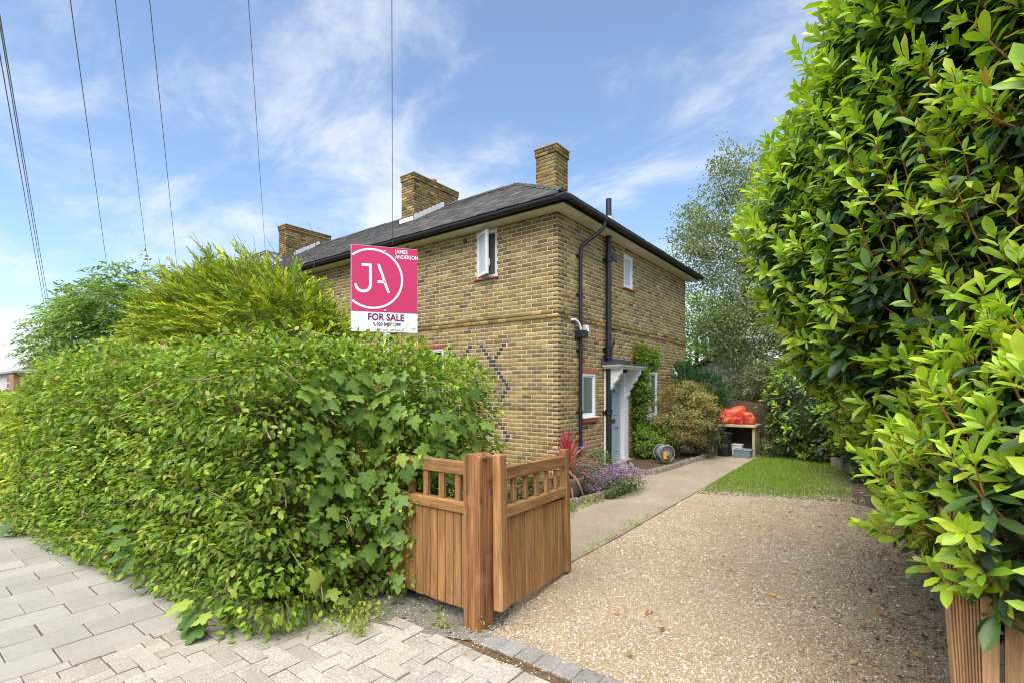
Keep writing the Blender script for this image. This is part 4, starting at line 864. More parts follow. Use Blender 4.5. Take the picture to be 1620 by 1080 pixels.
# end of the hedge that faces the gate and drive
inend = lambda P: ((P[:, 0] > -3.25) & (P[:, 1] > 1.75) & (P[:, 1] < 2.45) & (P[:, 2] < 1.75)) | ((P[:, 0] > -3.2) & (P[:, 1] > 2.5) & (P[:, 1] < 3.1) & (P[:, 2] > .95) & (P[:, 2] < 1.62))
Pm, Nm = shell(sd_hedge, (-3.6,1.3,.08), (-2.2,3.4,2.0), 210, -.02, .07, inend)
A, Nl = leafset(Pm, Nm, .45, .75, .4, .55, .9, .3); Lm = rng.uniform(.07, .145, len(Pm))
Tm = tonemix(len(Pm), [(.20,.32,.055),(.145,.25,.048),(.27,.39,.065),(.44,.50,.09)], [5,4,2,.5], .12)
Pm2 = np.array([(-3.72,1.36,.10),(-3.66,1.33,.16),(-3.60,1.36,.07),(-3.56,1.32,.14),(-3.50,1.34,.08),(-3.78,1.40,.07),(-3.45,1.36,.16),(-3.63,1.30,.22),(-4.75,1.27,.42),(-4.68,1.26,.36),(-4.6,1.27,.30),(-4.82,1.27,.52),(-4.66,1.25,.45),(-7.6,.98,.1),(-7.5,1.0,.16)]); n2 = len(Pm2)
A2, Nl2 = leafset(Pm2, np.tile((0.15,-.95,.2), (n2,1)), .7, .55, .35, .8, .6, .25)
T2 = np.vstack([tonemix(8, [(.36,.42,.07),(.12,.23,.045)], [1,1], .1), tonemix(n2-8, [(.075,.16,.04)], [1], .12)])
leaves(maple, T_MAPLE, np.vstack([Pm, Pm2]), np.vstack([A, A2]), np.vstack([Nl, Nl2]), np.concatenate([Lm, rng.uniform(.11,.17,n2)]), np.concatenate([Lm, rng.uniform(.11,.17,n2)])*.98, np.vstack([Tm, T2]), M['leaf'], 260, pal=10)
st = MB()
for i in range(14): 
    p = np.array((rng.uniform(-3.4,-3.2), rng.uniform(1.9,2.5), 0)); q = p+np.array((rng.normal(.05,.05), rng.normal(0,.1), rng.uniform(.7,1.5))); st.tube([p, (p+q)/2+rng.normal(0,.03,3), q], [.008,.006,.003], 5)
st.build('stem', M['twig'], maple, kind='stuff')

# ================================================================== LAUREL
def whorls(P, D, slots):
    """slots: (count, height along shoot, polar angle, length, width, palette id)"""
    n = len(P); u = nrm(np.cross(D, rv(n))); v = np.cross(D, u); out = []; sl = rng.uniform(.12, .24, n); k = 0; a0 = rng.uniform(0, 6.28, n)
    for cnt, hh, th, L0, pal in slots:
        for j in range(cnt):
            an = a0+k*2.4+rng.normal(0, .25, n); k += 1; r = u*np.cos(an)[:, None]+v*np.sin(an)[:, None]
            t = np.clip(th+rng.normal(0, .17, n), .12, 2.4)[:, None]; h = np.clip(hh+rng.normal(0, .07, n), -1.2, 1)
            A = nrm(D*np.cos(t)+r*np.sin(t)-UP*.10); Nn = nrm(D*np.sin(t)-r*np.cos(t)+rng.normal(0, .12, (n, 3)))
            out.append((P+D*(sl*h)[:, None], A, Nn, L0*rng.uniform(.72, 1.18, n), np.full(n, pal), np.repeat(rng.uniform(.0, 1, n)[:, None], 1, 1)[:, 0]))
    return [np.concatenate(x) for x in zip(*out)]
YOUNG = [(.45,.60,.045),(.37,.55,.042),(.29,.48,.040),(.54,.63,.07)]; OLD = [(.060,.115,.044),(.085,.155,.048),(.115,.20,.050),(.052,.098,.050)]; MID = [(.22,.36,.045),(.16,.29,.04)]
def laurel(name, label, sdf, lo, hi, nshoot, ninner, loc, single, cores, L0=.092, gap=-.16, yw=1.0):
    t = thing(name, label, 'shrub', loc); facing = lambda P: np.ones(len(P), bool)
    P, Nn = shell(sdf, lo, hi, nshoot*2, gap, .05); k = ((CP-P)*Nn).sum(1) > -.35*np.linalg.norm(CP-P, axis=1); k |= rng.random(len(P)) < .15; P, Nn = P[k][:nshoot], Nn[k][:nshoot]; n = len(P)
    D = nrm(Nn*.60+UP*.85+rng.normal(0, .26, (n, 3)))
    yg = rng.random(n) < (.80+.34*lump(P, 2.4))*yw
    def part(sel, slots): return whorls(P[sel], D[sel], slots)
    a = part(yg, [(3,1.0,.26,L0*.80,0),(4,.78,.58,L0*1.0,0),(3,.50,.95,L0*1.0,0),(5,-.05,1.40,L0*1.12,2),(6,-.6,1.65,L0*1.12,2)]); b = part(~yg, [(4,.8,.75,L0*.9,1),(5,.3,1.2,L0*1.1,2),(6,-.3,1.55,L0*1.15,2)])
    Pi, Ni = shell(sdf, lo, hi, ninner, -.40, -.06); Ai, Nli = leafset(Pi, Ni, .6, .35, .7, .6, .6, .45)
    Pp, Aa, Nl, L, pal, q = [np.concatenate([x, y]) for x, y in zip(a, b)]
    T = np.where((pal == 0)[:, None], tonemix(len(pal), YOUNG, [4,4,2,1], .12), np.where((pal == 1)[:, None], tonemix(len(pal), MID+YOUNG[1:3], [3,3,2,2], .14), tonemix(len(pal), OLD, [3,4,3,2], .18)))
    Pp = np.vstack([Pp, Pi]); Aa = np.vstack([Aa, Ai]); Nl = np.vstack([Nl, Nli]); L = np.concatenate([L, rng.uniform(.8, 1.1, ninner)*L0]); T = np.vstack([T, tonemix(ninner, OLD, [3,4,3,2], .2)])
    dr_ = rng.random(len(T)) < .006; T[dr_] = tonemix(int(dr_.sum()), [(.55,.36,.06),(.36,.16,.06),(.50,.45,.12)], [2,1,2], .15); L = L*rng.lognormal(0, .16, len(L))
    ok = Pp[:, 2] > .02; Pp, Aa, Nl, L, T = Pp[ok], Aa[ok], Nl[ok], L[ok], T[ok]
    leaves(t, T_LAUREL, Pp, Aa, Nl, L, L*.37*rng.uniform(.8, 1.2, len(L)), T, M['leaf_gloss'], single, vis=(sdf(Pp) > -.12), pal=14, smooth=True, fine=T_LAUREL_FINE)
    st = MB(); dd = np.linalg.norm(P-CP, axis=1); near = np.argsort(dd)[:900]
    for i in near: st.tube([P[i]-D[i]*.20-Nn[i]*.05, P[i], P[i]+D[i]*.2], [.005, .004, .002], 4)
    st.build('shoot', M['stemred'], t, kind='stuff')
    return t
ELS = [((1.04,4.35,2.50),(1.55,1.9,1.80)), ((.72,2.86,1.27),(.62,.76,.66)), ((1.15,7.4,1.35),(1.10,2.3,1.30)), ((1.1,3.9,3.3),(1.30,1.3,1.1)), ((.98,4.6,1.6),(.85,1.1,.9))]
def sd_laurel(P):
    d = np.min([sd_ell(P, c, h) for c, h in ELS], axis=0); return d+.13*lump(P, 1.5)+.06*lump(P, 4.2)
lau = laurel('laurel_hedge', 'tall glossy laurel with lime green young shoots overhanging the drive', sd_laurel, (-1.5,1.9,.1), (2.6,10,4.6), 6300, 14000, (.9, 4.5, 0), 300, None)
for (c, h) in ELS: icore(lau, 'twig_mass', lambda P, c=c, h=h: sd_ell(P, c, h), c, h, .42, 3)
tr = MB()
for x, y in ((.8,4.2),(1.2,4.8),(.6,5.4),(.9,7.2),(1.1,3.4)):
    tr.tube([(x,y,0),(x+rng.normal(0,.1),y+rng.normal(0,.1),.9),(x+rng.normal(0,.2),y+rng.normal(0,.2),2.2)], [.06,.05,.025], 7)
tr.build('trunk', M['bark'], lau, smooth=True)
E2 = [((-1.05,13.1,1.15),(1.15,.9,1.25)), ((.0,11.3,1.0),(.75,1.5,1.15))]
def sd_l2(P): return np.min([sd_ell(P, c, h) for c, h in E2], axis=0)+.12*lump(P, 1.7)+.05*lump(P, 5)
l2 = laurel('laurel_bush', 'dark shaded laurel bush at the far corner of the lawn', sd_l2, (-2.5,9.5,.05), (1.2,14.4,2.6), 700, 2200, (-.8, 12.6, 0), 60, None, L0=.12, yw=.35)
for c, h in E2: icore(l2, 'twig_mass', lambda P, c=c, h=h: sd_ell(P, c, h), c, h, .3, 3)

# ================================================================== GOLDEN CONIFER
con = thing('golden_conifer', 'wide golden yellow conifer with feathery upswept sprays behind the hedge', 'conifer', (-9.2, 4.3, 0))
def plumes(parent, c, h, n, L0, cols, wts, bias=.5, per=46, sprig=.11, m='needle', inner=True, extra=(), t0=-.75, zmin=.4, lean=(0,0,0), wid=.30, fl_=.8, s2j=.5, droop=0.):
    sdf = lambda P: sd_ell(P, c, h)+.16*lump(P, 1.6)
    lo = np.array(c)-np.array(h)*1.15; hi = np.array(c)+np.array(h)*1.15; P, Nn = shell(sdf, lo, hi, n, t0, -.05, lambda P: P[:, 2] > zmin); n = len(P)
    D = nrm(Nn+UP*bias+np.array(lean)+rng.normal(0, .28, (n, 3))); L = L0*rng.uniform(.55, 1.25, n)
    if len(extra): P = np.vstack([P, [e[0] for e in extra]]); D = np.vstack([D, nrm(np.array([e[1] for e in extra]))]); L = np.concatenate([L, [e[2] for e in extra]]); n = len(P)
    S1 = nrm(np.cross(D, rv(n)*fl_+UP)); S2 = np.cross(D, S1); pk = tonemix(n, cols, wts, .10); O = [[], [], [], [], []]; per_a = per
    for j in range(per):
        t = (j+.5)/per; sgn = 1 if j % 2 else -1; r3 = rng.normal(0, .35, (n, 1)); side = nrm(S1*sgn+S2*rng.normal(0, s2j, (n, 1))); pos = P+D*(L*t)[:, None]-UP*(droop*L*t*t)[:, None]
        ax = nrm(D*(.75+.5*t)+side*(1.0-.75*t)+rng.normal(0, .16, (n, 3))); sl = sprig*(1.15-.75*t)*rng.uniform(.7, 1.3, n)*np.minimum(L/L0, 1.2)**.5
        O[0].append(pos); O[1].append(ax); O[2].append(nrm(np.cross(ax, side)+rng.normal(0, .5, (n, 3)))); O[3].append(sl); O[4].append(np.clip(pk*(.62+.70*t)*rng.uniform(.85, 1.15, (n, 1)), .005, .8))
    Pp, A, Nl, Ls, T = [np.concatenate(x) for x in O]
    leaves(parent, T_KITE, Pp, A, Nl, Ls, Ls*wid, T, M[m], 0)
    return sdf
CG = [(.40,.47,.035),(.29,.38,.032),(.18,.27,.028),(.52,.55,.05)]
ex = []
for i in range(46):
    a = rng.uniform(-1, 1); px_ = -9.9+a*1.7; ex.append(((px_, 4.2+rng.normal(0,.4), 3.55+rng.uniform(-.3,.4)-.35*a*a), (-.95+a*.35+rng.normal(0,.15), rng.normal(0,.2), .75), rng.uniform(.7, 1.2)))
for i in range(30): ex.append(((-11.7+rng.normal(0,.45), 4.3+rng.normal(0,.4), 3.25+rng.normal(0,.2)), (-1, rng.normal(0,.2), .62), rng.uniform(1.0,1.6)))
for i in range(20): ex.append(((-7.6+rng.normal(0,.25), 4.3+rng.normal(0,.5), 2.3+rng.normal(0,.3)), (1, rng.normal(0,.3), .42), rng.uniform(.5,.95)))
sdc = plumes(con, (-9.6,4.3,2.2), (2.75,1.5,1.62), 2500, .48, CG, [4,4,3,1.2], bias=.06, per=40, sprig=.13, extra=ex, lean=(-.28,-.1,.05), wid=.20, fl_=.5, s2j=.42, droop=.20)
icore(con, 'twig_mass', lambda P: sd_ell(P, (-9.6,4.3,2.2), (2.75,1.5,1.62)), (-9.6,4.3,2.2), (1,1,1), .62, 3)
tr = MB(); tr.tube([(-9.2,4.3,0),(-9.25,4.3,1.0),(-9.4,4.3,2.4)], [.14,.12,.05], 9)
for e in ex: tr.tube([np.array(e[0])-nrm(np.array(e[1]))*.5, np.array(e[0])+nrm(np.array(e[1]))*e[2]*.85], [.012, .003], 4)
for i in range(9): 
    b = np.array((-9.2+rng.normal(0,1.0), 4.2, 3.75)); tr.tube([b-(0,0,.3), b+(.05,0,.15), b+rng.normal(0,.08,3)+(0,0,.42)], [.006,.004,.002], 4)
tr.build('trunk', M['bark'], con, smooth=True)

# ================================================================== TREES
def limbs(mb, base, top, r, spread, n, length):
    mb.tube([base, (np.array(base)+top)/2+rng.normal(0, .08, 3), top], [r, r*.75, r*.35], 9)
    ends = []
    for i in range(n):
        t = rng.uniform(.35, 1); b = np.array(base)+(np.array(top)-np.array(base))*t; d = nrm(np.array((rng.normal(), rng.normal(), rng.uniform(.1, .9)))*np.array(spread)); e = b+d*length*rng.uniform(.6, 1.1)
        mb.tube([b, (b+e)/2+UP*.12, e], [r*.4*(1.1-t*.6), r*.22, r*.08], 5); ends.append(e)
        for j in range(3):
            f = e+nrm(d+rng.normal(0, .6, 3))*length*.35; mb.tube([(b+e)/2+(e-b)*.2, e*.5+f*.5, f], [r*.14, r*.08, r*.03], 4)
    return ends
def clumped(c, h, nc, per, rc, noise=.25, t0=-1.2, zmin=.3):
    sdf = lambda P: sd_ell(P, c, h)+noise*lump(P, 1.3); lo = np.array(c)-np.array(h)*1.2; hi = np.array(c)+np.array(h)*1.2
    C, Nn = shell(sdf, lo, hi, nc, t0, .0, lambda P: P[:, 2] > zmin); k = len(C); P = np.repeat(C, per, 0)+rng.normal(0, 1, (k*per, 3))*rc*np.array((1, 1, .6)); return P, np.repeat(Nn, per, 0), np.repeat(np.arange(k), per)
# rowan-like tree at the left
row = thing('rowan_tree', 'mid green tree with feathery compound leaves at the left, beside the conifer', 'tree', (-15.6, 4.1, 0))
mb = MB(); limbs(mb, (-15.6,4.1,0), (-15.4,4.1,2.9), .10, (1.6,1,.8), 14, 1.4); mb.build('trunk', M['bark'], row, smooth=True)
Cc = [((-16.2,4.1,2.75),(2.45,1.4,1.45)), ((-14.6,4.2,3.2),(1.9,1.2,1.2))]; O = [[], [], [], [], []]
for (c, h), nn in zip(Cc, (2100, 1300)):
    sdf = lambda P, c=c, h=h: sd_ell(P, c, h)+.22*lump(P, 1.5); lo = np.array(c)-np.array(h)*1.2; hi = np.array(c)+np.array(h)*1.2
    P, Nn = shell(sdf, lo, hi, nn, -.75, .05); n = len(P); D = nrm(Nn*np.array((1,1,.35))+rng.normal(0, .5, (n, 3))-UP*.12); S1 = nrm(np.cross(D, UP+rng.normal(0, .25, (n, 3)))); tb = tonemix(n, [(.23,.36,.10),(.18,.29,.08),(.29,.42,.12),(.13,.22,.065)], [4,4,2,1.5], .15)
    for j in range(11):
        t = .2+.8*(j//2+1)/6; sg = 0 if j == 10 else (1 if j % 2 else -1); ln_ = rng.uniform(.26, .40, n)
        O[0].append(P+D*(ln_*t)[:, None]-UP*(.10*t*t)); O[1].append(nrm(D*(.45 if sg else 1)+S1*sg-UP*.25)); O[2].append(nrm(UP+rng.normal(0, .3, (n, 3)))); O[3].append(rng.uniform(.10, .145, n)); O[4].append(tb)
P, A, Nl, L, T = [np.concatenate(x) for x in O]; leaves(row, T_DIA, P, A, Nl, L, L*.40, T, M['leaf'], 0, mass='crown')
# silvery birch at the back
bir = thing('birch_tree', 'tall loose grey-green tree with pale trunk behind the house corner', 'tree', (-3.95, 16.2, 0))
MB().tube([(-3.95,16.2,0),(-3.92,16.2,2.2),(-3.5,16.25,4.5)], [.13,.11,.08], 10).build('trunk', M['birch'], bir, smooth=True)
mb = MB(); limbs(mb, (-3.42,16.24,3.6), (-3.3,16.3,6.7), .07, (1,1,.6), 24, 1.6); mb.build('limb', M['bark'], bir, smooth=True)
S_ = []
for c, h, nc, per, rc, t0 in (((-3.3,16.4,5.9),(2.4,2.0,2.9),520,46,.20,-2.0), ((-2.2,15.9,3.0),(1.95,1.8,2.4),520,55,.20,-.9), ((-4.5,16.4,6.4),(1.1,1.0,.7),70,40,.16,-.6), ((-3.9,16.3,8.3),(.8,.8,1.0),60,40,.16,-.6)):
    P, Nn, ci = clumped(c, h, nc, per, rc, .45, t0); S_.append((P, Nn, ci))
P = np.vstack([s[0] for s in S_]); Nn = np.vstack([s[1] for s in S_]); n = len(P); A = nrm(rv(n)+Nn*.3-UP*.55); Nl = nrm(rv(n)+UP*.6); L = rng.uniform(.06, .11, n)
leaves(bir, T_DIA, P, A, Nl, L, L*.55, tonemix(n, [(.19,.25,.095),(.25,.30,.135),(.14,.19,.07),(.32,.35,.18)], [4,3,3,1.3], .15), M['leaf'], 0, mass='crown')
# bright tree and dark tree further back
def bush(name, label, cat, c, h, nc, per, rc, cols, wts, L0, tmplt=T_DIA, m='leaf', trunk=True, noise=.3, t0=-.8, group=None, wid=.55, core=None, single=0, base=None):
    b = thing(name, label, cat, base or (c[0], c[1], 0), group)
    if trunk:
        mb = MB(); limbs(mb, base or (c[0], c[1], 0), (c[0], c[1], c[2]+h[2]*.4), .05*max(h)+.015, (1,1,.8), 10, max(h)*.7); mb.build('trunk', M['bark'], b, smooth=True)
    P, Nn, ci = clumped(c, h, nc, per, rc, noise, t0, zmin=.05); n = len(P); A = nrm(Nn*.8+rv(n)*.9-UP*.1); Nl = nrm(UP*.8+Nn*.5+rv(n)*.6); L = L0*rng.uniform(.65, 1.25, n); ct = tonemix(nc+5, cols, wts, .1)[ci]*rng.uniform(.8, 1.2, (n, 1))
    ok = P[:, 2] > .02
    leaves(b, tmplt, P[ok], A[ok], Nl[ok], L[ok], L[ok]*wid, ct[ok], M[m], single, mass='crown' if cat == 'tree' else 'foliage')
    if core: icore(b, 'twig_mass', lambda P: sd_ell(P, c, h), c, h, core, 2)
    return b
bush('bright_tree', 'bright fresh green tree glimpsed behind the rear corner of the house', 'tree', (-6.6,22.5,3.6), (1.9,1.6,2.2), 170, 60, .25, [(.18,.33,.04),(.12,.25,.03),(.26,.38,.06)], [3,3,1], .13)
bush('backdrop_tree', 'olive green tree filling the gap behind the birch trunk', 'tree', (-2.0,20.5,3.0), (3.0,2.0,2.7), 260, 60, .3, [(.15,.19,.06),(.21,.25,.09),(.10,.14,.045)], [3,2,2], .14)
# ================================================================== PLANTS BY THE DOOR
cl_ = bush('climbing_jasmine', 'leafy green climber on the brick wall right of the front door', 'climber', (-4.36,10.66,1.15), (.18,.26,1.2), 130, 60, .07, [(.25,.35,.05),(.16,.27,.035),(.10,.19,.03),(.33,.40,.07)], [3,3,2,1], .062, T_BEECH, trunk=False, noise=.12, t0=-.25, base=(-4.42,10.9,.06), wid=.48)
P, Nn, ci = clumped((-4.08,10.75,.42), (.42,.50,.45), 90, 55, .07, .10, -.35, .06); P3, N3, c3_ = clumped((-4.38,11.22,2.28), (.16,.46,.22), 45, 45, .06, .06, -.25, .06); P = np.vstack([P, P3]); Nn = np.vstack([Nn, N3]); n = len(P)
L = rng.uniform(.045,.075,n); leaves(cl_, T_BEECH, P, nrm(Nn*.7+rv(n)-UP*.2), nrm(UP*.8+Nn*.6+rv(n)*.5), L, L*.48, tonemix(n, [(.25,.35,.05),(.16,.27,.035),(.10,.19,.03),(.33,.40,.07)], [3,3,2,1], .12), M['leaf'], 0)
MB().tube([(-4.42,10.9,.02),(-4.48,10.95,.8),(-4.46,11.0,1.6),(-4.48,11.2,2.2)], [.02,.015,.012,.006], 6).build('stem', M['twig'], cl_, smooth=True)
vs_ = bush('variegated_shrub', 'rounded cream and rust coloured shrub beside the path edging', 'shrub', (-3.72,11.15,.98), (.58,.70,.74), 250, 60, .075, [(.40,.36,.14),(.31,.29,.10),(.31,.19,.08),(.22,.23,.075),(.48,.42,.19)], [3,3,2,2,1], .05, T_BEECH, noise=.22, t0=-.3, wid=.5, core=.34)
tp_ = thing('clipped_conifer', 'dark green rounded conifer with a pointed tip behind the cream shrub', 'conifer', (-3.75, 12.8, 0))
DG = [(.035,.10,.024),(.05,.13,.032),(.026,.075,.022),(.07,.16,.04)]
for c, h, nn in (((-3.55,12.75,1.35),(.50,.46,.58),900), ((-4.15,12.75,1.60),(.17,.17,.60),260), ((-3.9,12.8,1.60),(.20,.20,.45),200), ((-3.5,12.7,.75),(.42,.42,.55),300)):
    plumes(tp_, c, h, nn, .16, DG, [3,3,2,1.5], bias=.9, per=12, sprig=.05, t0=-.18, zmin=.1, wid=.4); icore(tp_, 'twig_mass', lambda P, c=c, h=h: sd_ell(P, c, h), c, h, .13, 2)
MB().tube([(-3.75,12.8,0),(-3.72,12.8,1.2)], [.06,.04], 8).build('trunk', M['bark'], tp_, smooth=True)
bush('grey_shrub', 'small grey-green bushy shrub in front of the black bin', 'shrub', (-3.30,11.75,.58), (.28,.36,.46), 80, 45, .07, [(.11,.13,.06),(.07,.10,.04),(.16,.17,.09)], [3,3,1], .055, T_BEECH, noise=.12, t0=-.3, wid=.4)
bush('rose_bush', 'pale flowering bush behind the orange sacks', 'shrub', (-2.6,14.3,1.5), (1.0,.5,.75), 110, 45, .11, [(.12,.15,.07),(.20,.20,.11),(.42,.36,.27)], [4,3,1], .07, T_BEECH, noise=.2, t0=-.5, wid=.5)
bush('border_shrub', 'small pale shrub at the lawn corner beside the work bench', 'shrub', (-2.05,12.75,.35), (.22,.22,.26), 30, 40, .06, [(.16,.22,.09),(.24,.30,.13)], [3,1], .05, T_BEECH, trunk=True, noise=.05, t0=-.2, wid=.4)
# flowers
fl = thing('campanula_clump', 'spreading clump of purple flowers spilling over the path edging', 'flowers', (-3.35, 7.0, .05))
def sd_fl(P): return np.min([sd_ell(P, (-3.25,6.95,.04), (.36,.52,.30)), sd_ell(P, (-3.75,6.75,.06), (.40,.45,.40)), sd_ell(P, (-3.9,7.6,.08), (.35,.5,.45))], axis=0)+.05*lump(P, 4)
P, Nn = shell(sd_fl, (-4.6,5.9,.06), (-2.5,8.4,.7), 5200, -.16, .02); n = len(P); L = rng.uniform(.025,.05,n); leaves(fl, T_DIA, P, nrm(Nn*.7+rv(n)), nrm(UP+Nn*.4+rv(n)*.4), L, L*.6, tonemix(n, [(.11,.18,.05),(.07,.12,.035),(.17,.22,.07),(.16,.10,.13)], [4,3,2,1], .15), M['leaf'], 0)
P, Nn = shell(sd_fl, (-4.6,5.9,.10), (-2.5,8.4,.75), 1150, -.03, .11, lambda P: (lump(P, 3.2) > -.15) & (P[:, 2] > .12)); n = len(P); L = rng.uniform(.022,.036,n); leaves(fl, T_DIA, P, nrm(rv(n)+UP*.3), nrm(Nn*.6+UP+rv(n)*.5), L, L*.95, tonemix(n, [(.34,.13,.42),(.27,.08,.33),(.43,.23,.52),(.20,.06,.22)], [4,3,2,1.5], .15), M['petal'], 0, mass='blossom')
MB().box((-3.6,6.5,.03),(-3.1,7.4,.10), .03).build('root_mat', M['core'], fl)
# cordyline in a stone pot
PC = np.array((-3.62, 6.12, .06))
pot = MB(); pot.lathe([(.15,0),(.19,.06),(.225,.22),(.245,.25),(.245,.29),(.215,.29),(.20,.25)], PC, 24); po = pot.build('plant_pot', M['pot'], None, PC, smooth=True); tag(po, 'dark weathered stone pot holding the red spiky plant', 'pot')
cor = thing('cordyline', 'red spiky plant with drooping tan lower leaves, in the pot by the gate', 'plant', PC+(0,0,.25))
MB().tube([PC+(0,0,.2), PC+(0,0,.46)], [.03,.024], 8).build('stem', M['bark'], cor, smooth=True)
for i in range(78):
    t = i/78; az = i*2.4; el = rad(86-105*t**1.25+rng.normal(0, 6)); Lc = rng.uniform(.42,.58)*(1 if t < .6 else .95); wd = .017; drop = .12+.85*t**2
    b0 = PC+np.array((0,0,.48-.16*t)); hd = np.array((math.cos(az), math.sin(az), 0)); sd_ = np.array((-math.sin(az), math.cos(az), 0)); mb = MB(); V = []; ns_ = 7
    for k in range(ns_+1):
        s = k/ns_; e = el-drop*1.6*s; 
        if k == 0: p = b0.copy()
        else: p = p+(hd*math.cos(e)+UP*math.sin(e))*Lc/ns_
        p[2] = max(p[2], .1); ww = wd*(.75+.5*math.sin(s*3.0))*(1-s**3)+.0006; V += [p-sd_*ww-UP*.0, p-UP*.005, p+sd_*ww]
    col = np.array((.42,.075,.085))*(1-t)+np.array((.40,.23,.15))*t if t > .3 else np.array((.40,.06,.085)); col = np.clip(col*rng.uniform(.75,1.25), 0, .8)
    mb.add(V, [f for k in range(ns_) for f in ((3*k,3*k+1,3*k+4,3*k+3),(3*k+1,3*k+2,3*k+5,3*k+4))], tuple(col)); mb.build('leaf', M['leaf'], cor, smooth=True)
tb = MB(); tb.lathe([(.10,0),(.14,.05),(.155,.075),(.155,.09),(.135,.09),(.12,.06)], (-3.62,5.62,.05), 20); tag(tb.build('shallow_bowl', M['terra'], None, (-3.62,5.62,.05), smooth=True), 'shallow terracotta bowl on the soil behind the open gate', 'bowl')
bush('gate_weeds', 'low green weeds and grass behind the open gate', 'weeds', (-3.35,5.35,.05), (.25,.3,.13), 40, 30, .04, [(.20,.30,.05),(.13,.22,.04)], [1,1], .05, T_BLADE, trunk=False, noise=.02, t0=-.1, wid=.2)
bush('gate_shrub', 'small reddish green shrub seen through the open gate rails', 'shrub', (-4.1,5.7,.28), (.28,.28,.28), 40, 34, .07, [(.16,.22,.06),(.25,.20,.09),(.10,.15,.04)], [3,1.5,2], .05, T_BEECH, trunk=True, noise=.1, t0=-.3, wid=.5)
# log edging: short half logs standing along the bed edges
def edging(name, label, pts, step=.062, hgt=.12, r=.034):
    t = thing(name, label, 'edging', (*pts[0], 0)); P = np.array(pts, float); sg = np.linalg.norm(np.diff(P, axis=0), axis=1); tot = sg.sum(); cum = np.concatenate([[0], np.cumsum(sg)])
    mb = MB(); mb.lathe([(r*.98,-.08),(r,hgt-.012),(r*.82,hgt)], (0,0,0), 9); me = mb.data('log', M['log'], smooth=True); k = 0
    for s in np.arange(0, tot, step):
        i = min(np.searchsorted(cum, s, side='right')-1, len(sg)-1); f = (s-cum[i])/sg[i]; q = P[i]+(P[i+1]-P[i])*f; piece('log', me, t, (q[0], q[1], rng.normal(0, .006)), np.diag((1,1,rng.uniform(.93,1.06))))
    return t
edging('log_edging', 'low grey log edging around the bed with the potted red plant', [(-3.42,5.35),(-3.36,5.8),(-3.22,6.6),(-3.25,7.0)])
edging('log_edging', 'curving grey log edging along the bed with the hose reel', [(-4.1,9.45),(-3.74,8.78),(-3.58,8.72),(-3.42,8.92),(-3.35,9.6),(-3.24,12.25)])
edging('log_edging', 'row of short brown logs under the laurel at the right of the lawn', [(-.2,10.4),(-.5,11.4),(-.85,12.2)], hgt=.2, r=.04, step=.075)
# hose reel
HR = np.array((-3.60, 9.98, .09))
hr = thing('hose_reel', 'grey garden hose reel with orange clip on the bed', 'hose reel', HR)
ax_ = nrm(np.array((.75,-.66,0))); pr_ = np.cross(UP, ax_)
def disc(R_, o0, o1, m, nm):
    mb = MB(); n = 22; V = []
    for o in (o0, o1):
        for k in range(n): a = 2*math.pi*k/n; V.append(HR+(0,0,.21)+ax_*o+R_*(pr_*math.cos(a)+UP*math.sin(a)))
    mb.add(V, [tuple(range(n))[::-1], tuple(range(n,2*n))]+[(k,(k+1) % n,n+(k+1) % n,n+k) for k in range(n)]); return mb.build(nm, m, hr, smooth=False)
disc(.14,-.10,-.085,M['greyplastic'],'flange'); disc(.14,.085,.10,M['greyplastic'],'flange'); disc(.06,-.10,.125,M['greyplastic'],'hub'); disc(.05,.125,.14,M['hose'],'hub_cap')
mb = MB()
for r_, o in ((.10,-.06),(.115,-.02),(.11,.02),(.12,.06),(.135,-.04),(.14,.03)): mb.tube([HR+(0,0,.21)+ax_*o+r_*(pr_*math.cos(a)+UP*math.sin(a)) for a in np.linspace(0, 6.28, 25)], .011, 6)
mb.build('hose', M['hose'], hr, smooth=True)
for o in (-.125, .125): 
    mb = MB(); mb.tube([HR+(0,0,.20)+ax_*o+.165*(pr_*math.cos(a_)+UP*math.sin(a_)) for a_ in np.linspace(-1.2, 4.34, 22)], .010, 7); mb.build('frame', M['hose'], hr, smooth=True)
q = MB(); q.box((-.035,-.012,-.075),(.035,.012,.075), .008, None, np.stack([pr_, ax_, UP], -1), HR+ax_*.15+pr_*-.06+(0,0,.17)); q.build('clip', M['yellowplastic'], hr)

# ================================================================== WORK BENCH, SACKS AND BINS AT THE END OF THE PATH
wb = thing('timber_bench', 'pale timber topped bench at the far end of the path', 'bench', (-2.95, 12.9, 0))
MB().box((-3.75,12.52,.70),(-2.36,13.25,.76), .006).build('top', M['bench'], wb); MB().box((-3.70,13.2,0),(-2.40,13.26,.70)).build('back_board', M['bark'], wb); MB().box((-2.45,12.6,0),(-2.39,13.2,.70), .004).build('side_board', M['bench'], wb); MB().box((-3.72,12.6,0),(-3.66,13.2,.70), .004).build('side_board', M['bench'], wb)
ap = thing('arched_panel', 'brown arched timber panel behind the orange sacks', 'panel', (-2.95, 13.4, 0)); q = MB(); q.prism([(-3.7,13.38,0),(-2.2,13.38,0)]+[(-2.2-1.5*t,13.38,1.15+.16*math.sin(math.pi*t)) for t in np.linspace(0, 1, 12)], (0,.04,0)); q.build('board', M['bark'], ap)
